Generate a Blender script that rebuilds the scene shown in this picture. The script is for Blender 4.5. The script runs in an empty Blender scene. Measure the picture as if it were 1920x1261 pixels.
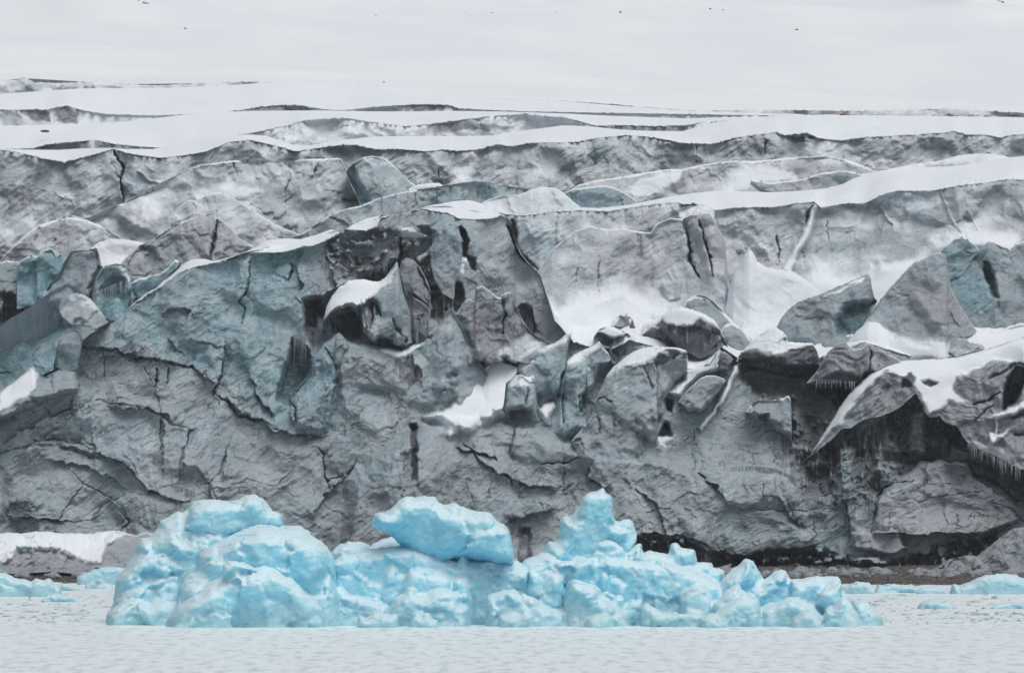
import bpy, math, random, time
import numpy as np
T_START = time.time()
FPX, HC, HY = 7819.0, 13.0, 914.0        # focal length in photo pixels, eye height (m), horizon row
col = bpy.context.scene.collection

# ---------------------------------------------------------------- noise
def _h(ix, iy, seed):
    h = (ix.astype(np.int64) * 374761393 + iy.astype(np.int64) * 668265263 + seed * 1442695041) & 0xffffffff
    h = ((h ^ (h >> 13)) * 1274126177) & 0xffffffff
    h = ((h ^ (h >> 16)) * 2246822519) & 0xffffffff
    return (h ^ (h >> 15)) & 0xffffffff
def rnd(ix, iy, seed): return _h(ix, iy, seed) / 4294967295.0
def pn(x, y, seed=0):
    x0 = np.floor(x); y0 = np.floor(y); fx = x - x0; fy = y - y0
    ux = fx*fx*fx*(fx*(fx*6-15)+10); uy = fy*fy*fy*(fy*(fy*6-15)+10)
    def g(ox, oy):
        a = rnd(x0+ox, y0+oy, seed) * 6.2831853
        return np.cos(a)*(fx-ox) + np.sin(a)*(fy-oy)
    a = g(0,0); b = g(1,0); c = g(0,1); d = g(1,1)
    return ((a+(b-a)*ux) + ((c+(d-c)*ux) - (a+(b-a)*ux))*uy) * 1.5
def fbm(x, y, o=4, seed=0, gain=.5):
    s = 0; a = 1; f = 1
    for i in range(o):
        s = s + a*pn(x*f, y*f, seed+i*17); a *= gain; f *= 2.03
    return s
def ridged(x, y, o=4, seed=0, gain=.5):
    s = 0; a = 1; f = 1
    for i in range(o):
        s = s + a*(1-2*np.abs(pn(x*f, y*f, seed+i*31))); a *= gain; f *= 2.1
    return s
def facets(x, y, seed=0, tilt=.5, step=.35):
    """flat tilted fracture cells: returns relief and distance to the nearest cell border"""
    xi = np.floor(x); yi = np.floor(y)
    b1 = np.full(x.shape, 9.); b2 = np.full(x.shape, 9.); v = np.zeros(x.shape)
    for ox in (-1,0,1):
        for oy in (-1,0,1):
            cx = xi+ox; cy = yi+oy
            qx = cx + rnd(cx,cy,seed); qy = cy + rnd(cx,cy,seed+1)
            d = np.hypot(x-qx, y-qy)
            val = (rnd(cx,cy,seed+2)-.5)*2*tilt*(x-qx) + (rnd(cx,cy,seed+3)-.5)*2*tilt*(y-qy) + (rnd(cx,cy,seed+4)-.5)*2*step
            m = d < b1
            b2 = np.where(m, b1, np.minimum(b2, d)); b1 = np.where(m, d, b1); v = np.where(m, val, v)
    return v, b2-b1
def ss(a, b, x):
    t = np.clip((x-a)/(b-a), 0, 1); return t*t*(3-2*t)
def seg_dist(px, py, pts, closed=False):
    d = np.full(px.shape, 1e9); n = len(pts)
    for i in range(n if closed else n-1):
        ax, ay = pts[i]; bx, by = pts[(i+1) % n]
        vx, vy = bx-ax, by-ay; L = vx*vx+vy*vy+1e-9
        t = np.clip(((px-ax)*vx+(py-ay)*vy)/L, 0, 1)
        d = np.minimum(d, (px-ax-t*vx)**2+(py-ay-t*vy)**2)
    return np.sqrt(d)
def seg_dist2(px, py, pts):
    d = np.full(px.shape, 1e9); side = np.zeros(px.shape); u = np.zeros(px.shape)
    L = [math.hypot(pts[i+1][0]-pts[i][0], pts[i+1][1]-pts[i][1])+1e-6 for i in range(len(pts)-1)]; tot = sum(L); acc = 0
    for i in range(len(pts)-1):
        ax, ay = pts[i]; bx, by = pts[i+1]; vx, vy = bx-ax, by-ay
        t = np.clip(((px-ax)*vx+(py-ay)*vy)/(L[i]**2), 0, 1)
        q = np.hypot(px-ax-t*vx, py-ay-t*vy); m = q < d
        d = np.where(m, q, d); side = np.where(m, np.sign(vx*(py-ay)-vy*(px-ax)), side); u = np.where(m, (acc+t*L[i])/tot, u); acc += L[i]
    return d, side, u
def inside(px, py, pts):
    r = np.zeros(px.shape, bool); n = len(pts)
    for i in range(n):
        ax, ay = pts[i]; bx, by = pts[(i+1) % n]
        if ay == by: continue
        c = ((ay > py) != (by > py)) & (px < (bx-ax)*(py-ay)/(by-ay)+ax)
        r ^= c
    return r
# ---------------------------------------------------------------- photo tiles the outlines were measured in
def tile(x0, y0, s):
    return lambda *v: [(x0+v[i]/s, y0+v[i+1]/s) for i in range(0, len(v), 2)]
A, B_, C_ = tile(0,120,3), tile(640,120,3), tile(1280,120,3)
D_, E_, F_ = tile(0,440,3), tile(640,440,3), tile(1280,440,3)
G_, H_, I_ = tile(0,840,3), tile(640,840,3), tile(1280,840,3)
J_, K_, L_ = tile(520,420,4), tile(900,500,4), tile(1440,600,4)
M_, N_, O_ = tile(600,900,4.67), tile(980,900,4.67), tile(1340,940,5.256)
W = tile(0,0,1)
def mono(p):
    q = [list(p[0])]
    for x, y in p[1:]: q.append([max(x, q[-1][0]+.6), y])
    return q
def split_outline(C):
    """an outline that turns back under itself: upper edge + under edges (right, left)"""
    xs = [p[0] for p in C]; i1 = max(range(len(C)), key=lambda i: (xs[i], -i)); i0 = min(range(len(C)), key=lambda i: (xs[i], i))
    tail = C[i1:][::-1] if i1 < len(C)-1 else None; head = C[:i0+1][::-1] if i0 > 0 else None
    return C[i0:i1+1], head, tail
def under(bt, xs, part):
    if part is None or max(p[0] for p in part)-min(p[0] for p in part) < 3: return bt
    q = mono(part); qx = [p[0] for p in q]
    m = (xs >= qx[0]) & (xs <= qx[-1]); v = np.interp(xs, qx, [p[1] for p in q])
    return np.where(m, np.minimum(bt, v), bt)
def wp(px, py, D): return (px-960)*D/FPX, D, HC+(HY-py)*D/FPX
def water_D(py): return FPX*HC/(py-HY)

# ---------------------------------------------------------------- mesh output
def put(name, P, faces, mat, attrs=None, parent=None, smooth=True, origin=None):
    me = bpy.data.meshes.new(name)
    P = np.asarray(P, float)
    if origin is None:
        origin = np.array([(P[:,0].min()+P[:,0].max())/2, P[:,1].mean(), P[:,2].min()])
    origin = np.asarray(origin, float)
    Q = (P-origin).astype(np.float32)
    faces = np.asarray(faces, np.int32); nf, k = faces.shape
    me.vertices.add(len(Q)); me.vertices.foreach_set('co', Q.ravel())
    me.loops.add(nf*k); me.loops.foreach_set('vertex_index', faces.ravel())
    me.polygons.add(nf)
    me.polygons.foreach_set('loop_start', np.arange(0, nf*k, k, dtype=np.int32))
    me.polygons.foreach_set('use_smooth', np.full(nf, smooth))
    me.update(calc_edges=True)
    for n, v in (attrs or {}).items():
        a = me.attributes.new(n, 'FLOAT', 'POINT'); a.data.foreach_set('value', np.asarray(v, np.float32).ravel())
    me.materials.append(mat)
    o = bpy.data.objects.new(name, me); col.objects.link(o)
    if parent:
        o.parent = parent; o.location = origin - np.array(parent.location)
    else: o.location = origin
    return o
def tag(o, label=None, cat=None, group=None, kind=None):
    if label: o['label'] = label
    if cat: o['category'] = cat
    if group: o['group'] = group
    if kind: o['kind'] = kind
    return o
def grid_faces(nr, nc, off=0):
    i = np.arange(nr*nc).reshape(nr, nc) + off
    return np.stack([i[:-1,:-1], i[1:,:-1], i[1:,1:], i[:-1,1:]], -1).reshape(-1, 4)
def normals(X, Y, Z):
    P = np.stack([X,Y,Z], -1)
    du = np.gradient(P, axis=1); dv = np.gradient(P, axis=0)
    n = np.cross(dv, du); n /= np.linalg.norm(n, axis=-1, keepdims=True)+1e-9
    return n
def blur(a, n=1):
    for _ in range(n):
        p = np.pad(a, 1, mode='edge')
        a = (p[:-2,1:-1]+p[2:,1:-1]+p[1:-1,:-2]+p[1:-1,2:]+4*p[1:-1,1:-1])/8
    return a

# ---------------------------------------------------------------- glacier pieces
def relief(X, Z, s, seed, flute=.5, strata=.3, facet=1., big=1., fine=1.):
    """metres towards the viewer; X, Z in metres on the face; s = feature scale"""
    wx = X + s*2.2*fbm(X/(7*s), Z/(7*s), 4, seed+5); wz = Z + s*2.2*fbm(X/(7*s)+7, Z/(7*s), 4, seed+6)
    r = big*2.6*s*fbm(wx/(15*s), wz/(12*s), 3, seed)
    r = r + big*1.1*s*(ridged((wx+.6*wz)/(11*s), (wz-.4*wx)/(13*s), 2, seed+2)-.6)
    f1, e1 = facets(wx/(6.5*s), wz/(7.*s), seed+9, .95, .22)
    f2, e2 = facets((wx+.3*wz)/(2.3*s), wz/(2.9*s), seed+12, .8, .12)
    area = ss(-.2, .35, fbm(X/(12*s), Z/(12*s), 2, seed+44))     # broken ground here, smooth sweeps there
    r = r + facet*(f1*.8*s + f2*.34*s*(.2+.8*area))
    crack = (1-ss(0, .03, e1))*ss(.05,.4,fbm(X/(5*s),Z/(5*s),3,seed+40))
    r = r - facet*.12*s*crack
    r = r + flute*.5*s*ridged(wx/(2.8*s), wz/(17*s), 3, seed+14)*(.3+.7*ss(-.1,.4,fbm(X/(14*s)+3,Z/(14*s),2,seed+45)))
    r = r + strata*.26*s*fbm((wx+.15*wz)/(9*s), wz/(.8*s), 3, seed+16)*(.2+.8*(1-area))
    u1 = X*.82+Z*.57 + .5*s*fbm(X/(3*s), Z/(3*s), 2, seed+50); u2 = Z*.82-X*.57
    r = r + fine*(.12+.10*area)*s*fbm(u1/(3.2*s), u2/(.55*s), 4, seed+18, .6) + fine*.10*area*s*ridged(X/(1.6*s), Z/(1.5*s), 2, seed+19)
    return r, crack

PAINT = {}; GRID = {}
def paint(key, kind, pts, **k): PAINT.setdefault(key, []).append((kind, pts, k))
def apply_paint(key, px, py, mpp, out):
    """out: dict of arrays push, snow, blue, dirt, smooth"""
    for kind, pts, k in PAINT.get(key, []):
        w = k.get('w', 4.)
        soft = k.get('soft', 5.); m = (w*10 if kind == 'line' else w*3.2 if kind == 'edge' else soft*2+8) + 6
        xs = [p[0] for p in pts]; ys = [p[1] for p in pts]
        M = (px > min(xs)-m) & (px < max(xs)+m) & (py > min(ys)-m) & (py < max(ys)+m)
        if not M.any(): continue
        qx, qy = px[M], py[M]; wa = k.get('warp', 3.)
        ax = qx + wa*fbm(qx/22, qy/22, 4, 91); ay = qy + wa*fbm(qx/22+5, qy/22, 4, 92)
        if kind == 'line':
            d, side, u = seg_dist2(ax, ay, pts)
            wv = .62*w*(.45+.75*np.abs(fbm(qx/17, qy/17, 3, 93)+.4))*(k.get('tap', .35)+(1-k.get('tap', .35))*np.sin(np.pi*np.clip(u, 0, 1))**.6)
            d0 = d; d = d/np.maximum(wv, .3)
            v = np.exp(-d*d*1.2)
            if k.get('push', 0) < -.5 and not k.get('flat'):
                out['push'][M] += -k['push']*.22*side*np.exp(-(d0/(w*4.5))**2)*ss(0, .15, u)*ss(1, .85, u)
        elif kind == 'edge':
            d, side, u = seg_dist2(ax, ay, pts)
            v = np.where(side > 0, np.exp(-(d/w)**1.2), np.exp(-(d/2.2)**2)*.0)*ss(0, .18, u)*ss(1, .82, u)
            out['push'][M] += .68*k.get('p', 2.)*v
            rec = np.where(side <= 0, np.exp(-(d/(w*.5))**1.3), 0)*ss(0, .18, u)*ss(1, .82, u)
            out['push'][M] -= k.get('p', 2.)*.18*rec
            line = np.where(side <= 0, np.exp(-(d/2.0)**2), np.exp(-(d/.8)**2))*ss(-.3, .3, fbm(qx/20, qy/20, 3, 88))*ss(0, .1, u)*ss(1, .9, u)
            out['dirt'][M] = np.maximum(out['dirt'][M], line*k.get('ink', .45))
            continue
        else:
            d = seg_dist(ax, ay, pts, True)
            s = np.where(inside(ax, ay, pts), d, -d)
            v = ss(-soft, soft, s)
        if k.get('streak'):      # break up with hanging streaks
            v = v*ss(-.35, .35, fbm(qx/5., qy/45., 3, 77)+ (v-.5)*.9*k.get('fill',1))
        if k.get('patchy'):
            v = v*ss(-.25, .3, fbm(qx/16., qy/16., 4, 55)+(v-.5)*.5+k.get('bias',0))
        for c in ('snow','blue','dirt','smooth'):
            if c in k:
                t = k[c]; out[c][M] = out[c][M]*(1-v)+t*v if t >= 0 else out[c][M]*(1-v*(-t))
        if 'push' in k: out['push'][M] += k['push']*v*(np.clip((qy-min(ys))/(max(ys)-min(ys)), 0, 1)*.95+.4 if k.get('ramp') else 1)
def m1_depth(px, py):
    gx, gc, gb, gY = GRID['M1']
    ci = np.clip((px-gx[0])/(gx[1]-gx[0]), 0, len(gx)-1.001); i0 = ci.astype(int)
    c_ = gc[i0]; b_ = gb[i0]; tt = np.clip((py-c_)/(b_-c_), 0, 1)**(1/1.15)*(gY.shape[0]-1); j0 = np.clip(tt.astype(int), 0, gY.shape[0]-2); fj = tt-j0
    return gY[j0, i0]*(1-fj)+gY[j0+1, i0]*fj
def piece(key, name, C, B, D, T=None, back=30., k=.04, R=0., Rm=None, s=1., seed=1, step=2., amp=1., mat='ice',
          flute=.5, strata=.3, facet=1., big=1., fine=1., snow=0., blue=0., dirt=0., smooth=0., s0=.92, s1=1.12, jag=1., lip=1., closed=False,
          cap=0., x0=None, x1=None, parent=None, label=None, cat=None, group=None, kind=None, up=0., snowcap=True, bmax=1., front=None, fringe=.7, blend=None, linew=.35):
    C, head_, tail_ = split_outline(C)
    C = mono(C); cx = [p[0] for p in C]; cy = [p[1] for p in C]
    xa, xb = (cx[0] if x0 is None else x0), (cx[-1] if x1 is None else x1)
    if cx[0] <= -79 and x0 is None: xa = -380
    if cx[-1] >= 2009 and x1 is None: xb = 2300
    n = max(4, int((xb-xa)/step)+1); xs = np.linspace(xa, xb, n)
    cr = np.interp(xs, cx, cy) + jag*fbm(xs/9., xs*0+seed, 4, seed+60, .6)*1.4
    if isinstance(B, (int, float)): bt = np.full(n, float(B))
    else:
        Bm = mono(B); bt = np.interp(xs, [p[0] for p in Bm], [p[1] for p in Bm])
    bt = under(under(bt, xs, tail_), xs, head_)
    bt = np.maximum(bt, cr+.5)
    kk = max(3, int(45/step)); kk = min(kk, max(3, n//3)); ker = np.hanning(kk+2); ker /= ker.sum()
    crs = np.convolve(np.pad(cr, kk, mode='edge'), ker, 'same')[kk:-kk] if T is not None else np.interp(xs, cx, cy)
    if isinstance(D, (int, float)): Dc = np.full(n, float(D))
    else: Dc = np.interp(xs, [p[0] for p in D], [p[1] for p in D])
    D0 = float(Dc.mean()); mpp = D0/FPX
    nr = max(4, int((bt-cr).max()/step)+2)
    t = np.linspace(0, 1, nr)[:, None]**1.15
    px = np.repeat(xs[None], nr, 0); py = cr[None]+(bt-cr)[None]*t
    X = (px-960)*mpp; Z = -py*mpp
    rel, crack = relief(X, Z, s, seed, flute, strata, facet, big, fine)
    rel = rel*amp
    out = dict(push=np.zeros(px.shape), snow=np.full(px.shape, float(snow)), blue=np.full(px.shape, float(blue)),
               dirt=np.full(px.shape, float(dirt)), smooth=np.full(px.shape, float(smooth)))
    apply_paint(key, px, py, mpp, out)
    sm = np.clip(out['smooth'], 0, 1)
    soft = 1.1*fbm(X/9, Z/6, 2, seed+3)
    rel = rel*(1-sm) + soft*sm*.8
    dist = seg_dist(px, py, C) if R > 0 else None
    if R > 0:
        Rm_ = R*mpp if Rm is None else Rm
        q = np.clip(dist/R, 0, 1); rnd_ = Rm_*(1-np.sqrt(np.clip(1-(1-q)**2, 0, 1)))
        fade = np.clip(q*3, .15, 1)
    else:
        rnd_ = 0; fade = np.clip((py-cr[None])/8., 0, 1)*.8+.2
    if T is not None:
        fr = np.exp(-np.clip(py-cr[None]-2, 0, None)/3.2)*ss(-.1, .4, fbm(px/28, py*0+seed, 4, seed+90, .65))
        out['dirt'] = np.maximum(out['dirt'], fringe*fr); out['snow'] = out['snow']*(1-fringe*fr)
    push = out['push']*np.clip((py-cr[None])/5., 0, 1)
    Y = Dc[None] - k*(py-crs[None]) + rnd_ - rel*fade - push
    if front is not None: Y = np.minimum(Y, front)
    if blend is not None:
        Ym = m1_depth(px, py)
        tv = (py-cr[None])/(bt-cr)[None] + .12*fbm(px/30, py/30, 3, seed+95)
        f_ = ss(blend, .97, tv); Y = Y*(1-f_)+np.maximum(Ym+.8, Y)*f_
    if key == 'M1': GRID['M1'] = (xs, cr, bt, Y)
    Xw, Yw, Zw = wp(px, py, Y)
    N = normals(Xw, Yw, Zw)
    nz = blur(N[...,2], 1)
    nzs = blur(nz, 3) + .06*fbm(X/2.2, Z/2.2, 3, seed+70)
    sn = out['snow'] + .16*(out['snow'] > .04)*fbm(X/4.5, Z/3., 4, seed+71)*(1-np.abs(2*out['snow']-1))*2
    auto = ss(s0, s1, nzs)*(1-np.clip(out['dirt']-.5, 0, .5)*1.2)
    sn = np.clip(np.maximum(sn, auto), 0, 1)
    if cap > 0 and snowcap: # snow lying on the crest
        dc = (py-cr[None])
        cw = cap*(1+.8*fbm(X/3, Z*0, 3, seed+80))*ss(-.35, .25, nz-.0*nz+.3*fbm(X/2., Z*0+3, 2, seed+81))
        sn = np.maximum(sn, ss(1.3, .6, dc/np.maximum(cw, .01)))
    out['dirt'] = np.clip(out['dirt']+.3*crack, 0, 1)
    V = [np.stack([Xw,Yw,Zw], -1).reshape(-1,3)]; Fc = [grid_faces(nr, n)]
    att = {c: [v.ravel()] for c, v in (('snow', sn), ('blue', out['blue']), ('dirt', out['dirt']), ('lines', np.full(px.shape, float(linew))))}
    def add(Pt, fr, sv, bv=0., dv=0.):
        Fc.append(fr + sum(len(v) for v in V)); V.append(Pt.reshape(-1,3))
        m = Pt.reshape(-1,3).shape[0]
        for c, v in (('snow', sv), ('blue', bv), ('dirt', dv), ('lines', 0.)):
            att[c].append(np.full(m, v) if np.isscalar(v) else v.ravel())
    if T is not None:     # snow terrace rising behind the crest, ending in a lip over the face
        Tm = mono(T); tp = np.interp(xs, [p[0] for p in Tm], [p[1] for p in Tm]); tp = np.minimum(tp, cr-.2)
        m = max(5, int((cr-tp).max()/1.5)+3); u = np.linspace(0, 1, m)[:, None]
        py2 = tp[None]+(cr-tp)[None]*u; px2 = np.repeat(xs[None], m, 0)
        thick = np.clip((cr-tp)/6., 0, 1)*lip
        kk2 = max(3, int(80/step)); kr = np.hanning(kk2); kr /= kr.sum()
        sm_ = lambda q: np.convolve(np.pad(q, kk2, mode='edge'), kr, 'same')[kk2:-kk2]
        h_ = sm_(cr-tp); tps = crs - np.maximum(h_, 1.)
        us = np.clip((py2-tps[None])/(crs-tps)[None], -.6, 1.3)
        Y2 = sm_(Dc)[None]+back*np.clip(h_/14.,.08,bmax)[None]*(1-us) - sm_(thick)[None]*.5
        Xa = (px2-960)*mpp
        Y2 = Y2 - 8.0*fbm(Xa/26, us*.8+seed*1.7, 2, seed+17)*np.sin(u*np.pi) - 4.5*fbm(Xa/14, us*1.1+seed, 3, seed+7)*np.sin(u*np.pi)
        # rounded lip
        Y2 = Y2 + .5*ss(.75, 1, 1-(u))*0
        top = np.stack(wp(px2, py2, Y2), -1)
        # tuck rows: the snow layer's thickness turning under
        lipn = thick*(.6+.5*fbm(xs/14., xs*0, 3, seed+8))
        r1 = np.stack(wp(xs, cr+2.2*lipn, Dc-thick*.55), -1)[None]
        r2 = np.stack(wp(xs, cr+2.8*lipn, Dc+.4), -1)[None]
        add(np.concatenate([top, r1, r2], 0), grid_faces(m+2, n), 1.)
        # far side of the terrace drops away
        bk = np.stack([np.stack(wp(xs, tp, Y2[0]), -1), np.stack(wp(xs, tp+12, Y2[0]+10), -1), np.stack(wp(xs, tp+60, Y2[0]+22), -1)], 0)
        add(bk[::-1], grid_faces(3, n), 1.)
    else:                 # back side, so that the piece is a solid
        th = 6*s+R*mpp
        b0 = np.stack([Xw[0],Yw[0],Zw[0]], -1)
        rows = [b0]
        for q in (.3, .7, 1.): rows.append(b0 + np.stack([np.zeros(n), np.full(n, th*q), -(bt-cr)*mpp*q**1.5], -1))
        add(np.stack(rows[::-1], 0), grid_faces(4, n), max(.0, float(snow)), float(blue), float(dirt))
    o = put(name, np.concatenate(V), np.concatenate(Fc), MAT[mat], {c: np.concatenate(v) for c, v in att.items()}, parent)
    return tag(o, label, cat, group, kind)

# ---------------------------------------------------------------- iceberg lumps
def lump(top, bot, D, R, bulge, seed, amp=1., s=1., step=1.6, tilt=0., white=.0, teal=0., lean=0.):
    """solid of an outlined ice lump: returns (verts, faces, attrs)"""
    top, head_, tail_ = split_outline(top)
    Tm = mono(top); cx = [p[0] for p in Tm]; cy = [p[1] for p in Tm]
    n = max(6, int((cx[-1]-cx[0])/step)+1); xs = np.linspace(cx[0], cx[-1], n)
    tp = np.interp(xs, cx, cy) + 1.6*fbm(xs/10., xs*0+seed, 4, seed+60, .6)*np.clip(np.minimum(xs-cx[0], cx[-1]-xs)/8, 0, 1)
    if isinstance(bot, (int, float)): bt = np.full(n, float(bot)); Bp = [(cx[0], bot), (cx[-1], bot)]
    else:
        Bp = mono(bot); bt = np.interp(xs, [p[0] for p in Bp], [p[1] for p in Bp])
        bt = bt + 1.5*fbm(xs/10., xs*0+seed+3, 3, seed+61, .6)
    bt = under(under(bt, xs, tail_), xs, head_)
    bt = np.maximum(bt, tp+.3)
    nr = max(6, int((bt-tp).max()/step)+2); t = np.linspace(0, 1, nr)[:, None]
    px = np.repeat(xs[None], nr, 0); py = tp[None]+(bt-tp)[None]*t
    mpp = D/FPX
    d = seg_dist(px, py, Tm)
    floor = isinstance(bot, (int, float))
    if not floor: d = np.minimum(d, seg_dist(px, py, Bp))
    q = np.clip(d/R, 0, 1); prof = np.sqrt(np.clip(1-(1-q)**2, 0, 1))
    X = (px-960)*mpp; Z = -py*mpp
    wx = X+1.2*s*fbm(X/(3*s), Z/(3*s), 3, seed+1); wz = Z+1.2*s*fbm(X/(3*s)+9, Z/(3*s), 3, seed+2)
    f1, e1 = facets(wx/(3.4*s), wz/(2.8*s), seed+3, .7, .15)
    f2, e2 = facets(wx/(1.2*s), wz/(1.0*s), seed+6, .6, .12)
    r = f1*1.15*s + f2*.26*s + .8*s*fbm(wx/(5*s), wz/(5*s), 2, seed+8) + .045*s*fbm(X/.6, Z/.5, 3, seed+9, .6)*(1+2*ss(0,.5,fbm(X/3,Z/3,2,seed+10)))
    r = blur(r, 1)
    Yf = D - bulge*prof - r*amp*np.clip(q*2.5, 0, 1) - tilt*(py-tp[None])*mpp
    Yb = D + bulge*.7*prof + (.6*fbm(X/3, Z/3, 3, seed+20))*np.clip(q*2, 0, 1)
    Pf = np.stack(wp(px, py, Yf), -1); Pb = np.stack(wp(px, py, Yb), -1)
    N = normals(Pf[...,0], Pf[...,1], Pf[...,2]); nz = blur(N[...,2], 2)
    nzb = blur(nz, 4); wt = ss(.15, .8, nzb+.22*fbm(X/2.5, Z/1.6, 4, seed+30)+white)
    zz = Pf[...,2]
    tl = ss(1.15, .2, zz+.7*fbm(X/2.2, X*0, 3, 5)+.25*fbm(X/.4, Z/.4, 2, 6))*ss(-.35,.35,fbm(X/2.6, Z/2.6, 2, 15)+.1)
    dp = ss(-.1, .55, fbm(X/5, Z/4, 3, seed+33)+.05-nz*.35)
    V = np.concatenate([Pf.reshape(-1,3), Pb.reshape(-1,3)])
    F = [grid_faces(nr, n), grid_faces(nr, n, nr*n)[:, ::-1]]
    idx = np.arange(nr*n).reshape(nr, n)
    for e in (idx[0], idx[-1][::-1], idx[:,0][::-1], idx[:,-1]):
        F.append(np.stack([e[:-1], e[1:], e[1:]+nr*n, e[:-1]+nr*n], -1))
    return V, np.concatenate(F), {}
def join(name, lumps, parent=None, mat='berg', voxel=.14, seed=1, white=0., detail=1., tealness=1.):
    V = []; F = []; off = 0
    for v, f, a in lumps: V.append(v); F.append(f+off); off += len(v)
    V = np.concatenate(V); F = np.concatenate(F)
    me = bpy.data.meshes.new('tmp'); me.from_pydata(V.tolist(), [], F.tolist()); me.update()
    o = bpy.data.objects.new('tmp', me); col.objects.link(o)
    md = o.modifiers.new('w', 'WELD'); md.merge_threshold = .01
    md = o.modifiers.new('r', 'REMESH'); md.mode = 'VOXEL'; md.voxel_size = voxel
    md = o.modifiers.new('s', 'SMOOTH'); md.factor = .5; md.iterations = 1
    ev = o.evaluated_get(bpy.context.evaluated_depsgraph_get()); m2 = ev.to_mesh()
    nv = len(m2.vertices); co = np.empty(nv*3); m2.vertices.foreach_get('co', co); co = co.reshape(-1,3)
    no = np.empty(nv*3); m2.vertices.foreach_get('normal', no); no = no.reshape(-1,3)
    pf = np.empty(len(m2.polygons)*4, int); m2.loops.foreach_get('vertex_index', pf); pf = pf.reshape(-1,4)
    ev.to_mesh_clear(); bpy.data.objects.remove(o); bpy.data.meshes.remove(me)
    x = co[:,0]+.6*co[:,1]; z = co[:,2]+.45*co[:,1]
    wx = x+.5*fbm(x/2, z/2, 3, seed+1); wz = z+.5*fbm(x/2+9, z/2, 3, seed+2)
    f1, e1 = facets(wx/2.6, wz/2.2, seed+3, .9, .12); f2, e2 = facets(wx/1.0, wz/.85, seed+5, .8, .12)
    rough = ss(-.15, .4, fbm(x/3.5, z/2.5, 2, seed+7))
    d = detail*(.24*f1 + .13*f2*(.1+.8*rough) + .07*(.15+rough)*fbm(x/.8, z/.3, 4, seed+8, .6) + .025*ridged(x/.45, z/.35, 2, seed+19) - .04*(1-ss(0, .08, e1)))
    co = co + no*(d*np.clip((co[:,2]+.3)/1.2, .25, 1))[:, None]
    nz = no[:,2]
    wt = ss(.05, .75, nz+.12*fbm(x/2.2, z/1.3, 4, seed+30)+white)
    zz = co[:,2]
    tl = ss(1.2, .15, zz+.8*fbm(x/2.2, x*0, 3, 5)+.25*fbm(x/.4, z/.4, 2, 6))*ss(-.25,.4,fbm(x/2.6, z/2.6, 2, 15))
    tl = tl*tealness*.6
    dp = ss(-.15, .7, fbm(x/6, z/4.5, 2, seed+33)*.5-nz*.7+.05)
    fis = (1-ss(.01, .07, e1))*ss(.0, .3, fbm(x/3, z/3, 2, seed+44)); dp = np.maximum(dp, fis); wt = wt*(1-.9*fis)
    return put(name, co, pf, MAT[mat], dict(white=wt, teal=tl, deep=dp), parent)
def empty(name, loc):
    o = bpy.data.objects.new(name, None); o.empty_display_size = 1; o.location = loc; col.objects.link(o); return o

# ---------------------------------------------------------------- materials
class NT:
    def __init__(s, name):
        m = bpy.data.materials.new(name); m.use_nodes = True; s.m = m; s.t = m.node_tree; s.t.nodes.clear()
        s.out = s.t.nodes.new('ShaderNodeOutputMaterial'); s.b = s.t.nodes.new('ShaderNodeBsdfPrincipled')
        s.t.links.new(s.b.outputs[0], s.out.inputs[0])
        s.geo = s.t.nodes.new('ShaderNodeNewGeometry').outputs['Position']
    def n(s, t, **k):
        x = s.t.nodes.new(t)
        for a, v in k.items():
            if a.startswith('i_'):
                key = a[2:]; key = int(key) if key.isdigit() else key.replace('_', ' ')
                if hasattr(v, 'is_output') and v.is_output: s.t.links.new(v, x.inputs[key])
                else: x.inputs[key].default_value = v
            else: setattr(x, a, v)
        return x
    def link(s, a, b): s.t.links.new(a, b)
    def scale(s, v, sc): return s.n('ShaderNodeVectorMath', operation='MULTIPLY', i_0=v, i_1=sc).outputs[0]
    def noise(s, v, scale=1, detail=4, rough=.55, dist=0): return s.n('ShaderNodeTexNoise', i_Vector=v, i_Scale=scale, i_Detail=detail, i_Roughness=rough, i_Distortion=dist).outputs[0]
    def math(s, op, a, b=0., c=0., clamp=False): return s.n('ShaderNodeMath', operation=op, use_clamp=clamp, i_0=a, i_1=b, i_2=c).outputs[0]
    def map(s, v, a, b, c=0., d=1.): return s.n('ShaderNodeMapRange', i_0=v, i_1=a, i_2=b, i_3=c, i_4=d, interpolation_type='SMOOTHSTEP').outputs[0]
    def mix(s, f, a, b):
        x = s.t.nodes.new('ShaderNodeMix'); x.data_type = 'RGBA'
        for i, v in ((0, f), (6, a), (7, b)):
            if hasattr(v, 'is_output'): s.t.links.new(v, x.inputs[i])
            else: x.inputs[i].default_value = v if i == 0 else (*v, 1)
        return x.outputs[2]
    def attr(s, n): return s.n('ShaderNodeAttribute', attribute_name=n).outputs['Fac']
    def bump(s, h, strength=1, dist=.1, prev=None):
        x = s.n('ShaderNodeBump', i_Height=h, i_Strength=strength, i_Distance=dist)
        if prev is not None: s.t.links.new(prev, x.inputs['Normal'])
        return x.outputs[0]
MAT = {}
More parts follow.
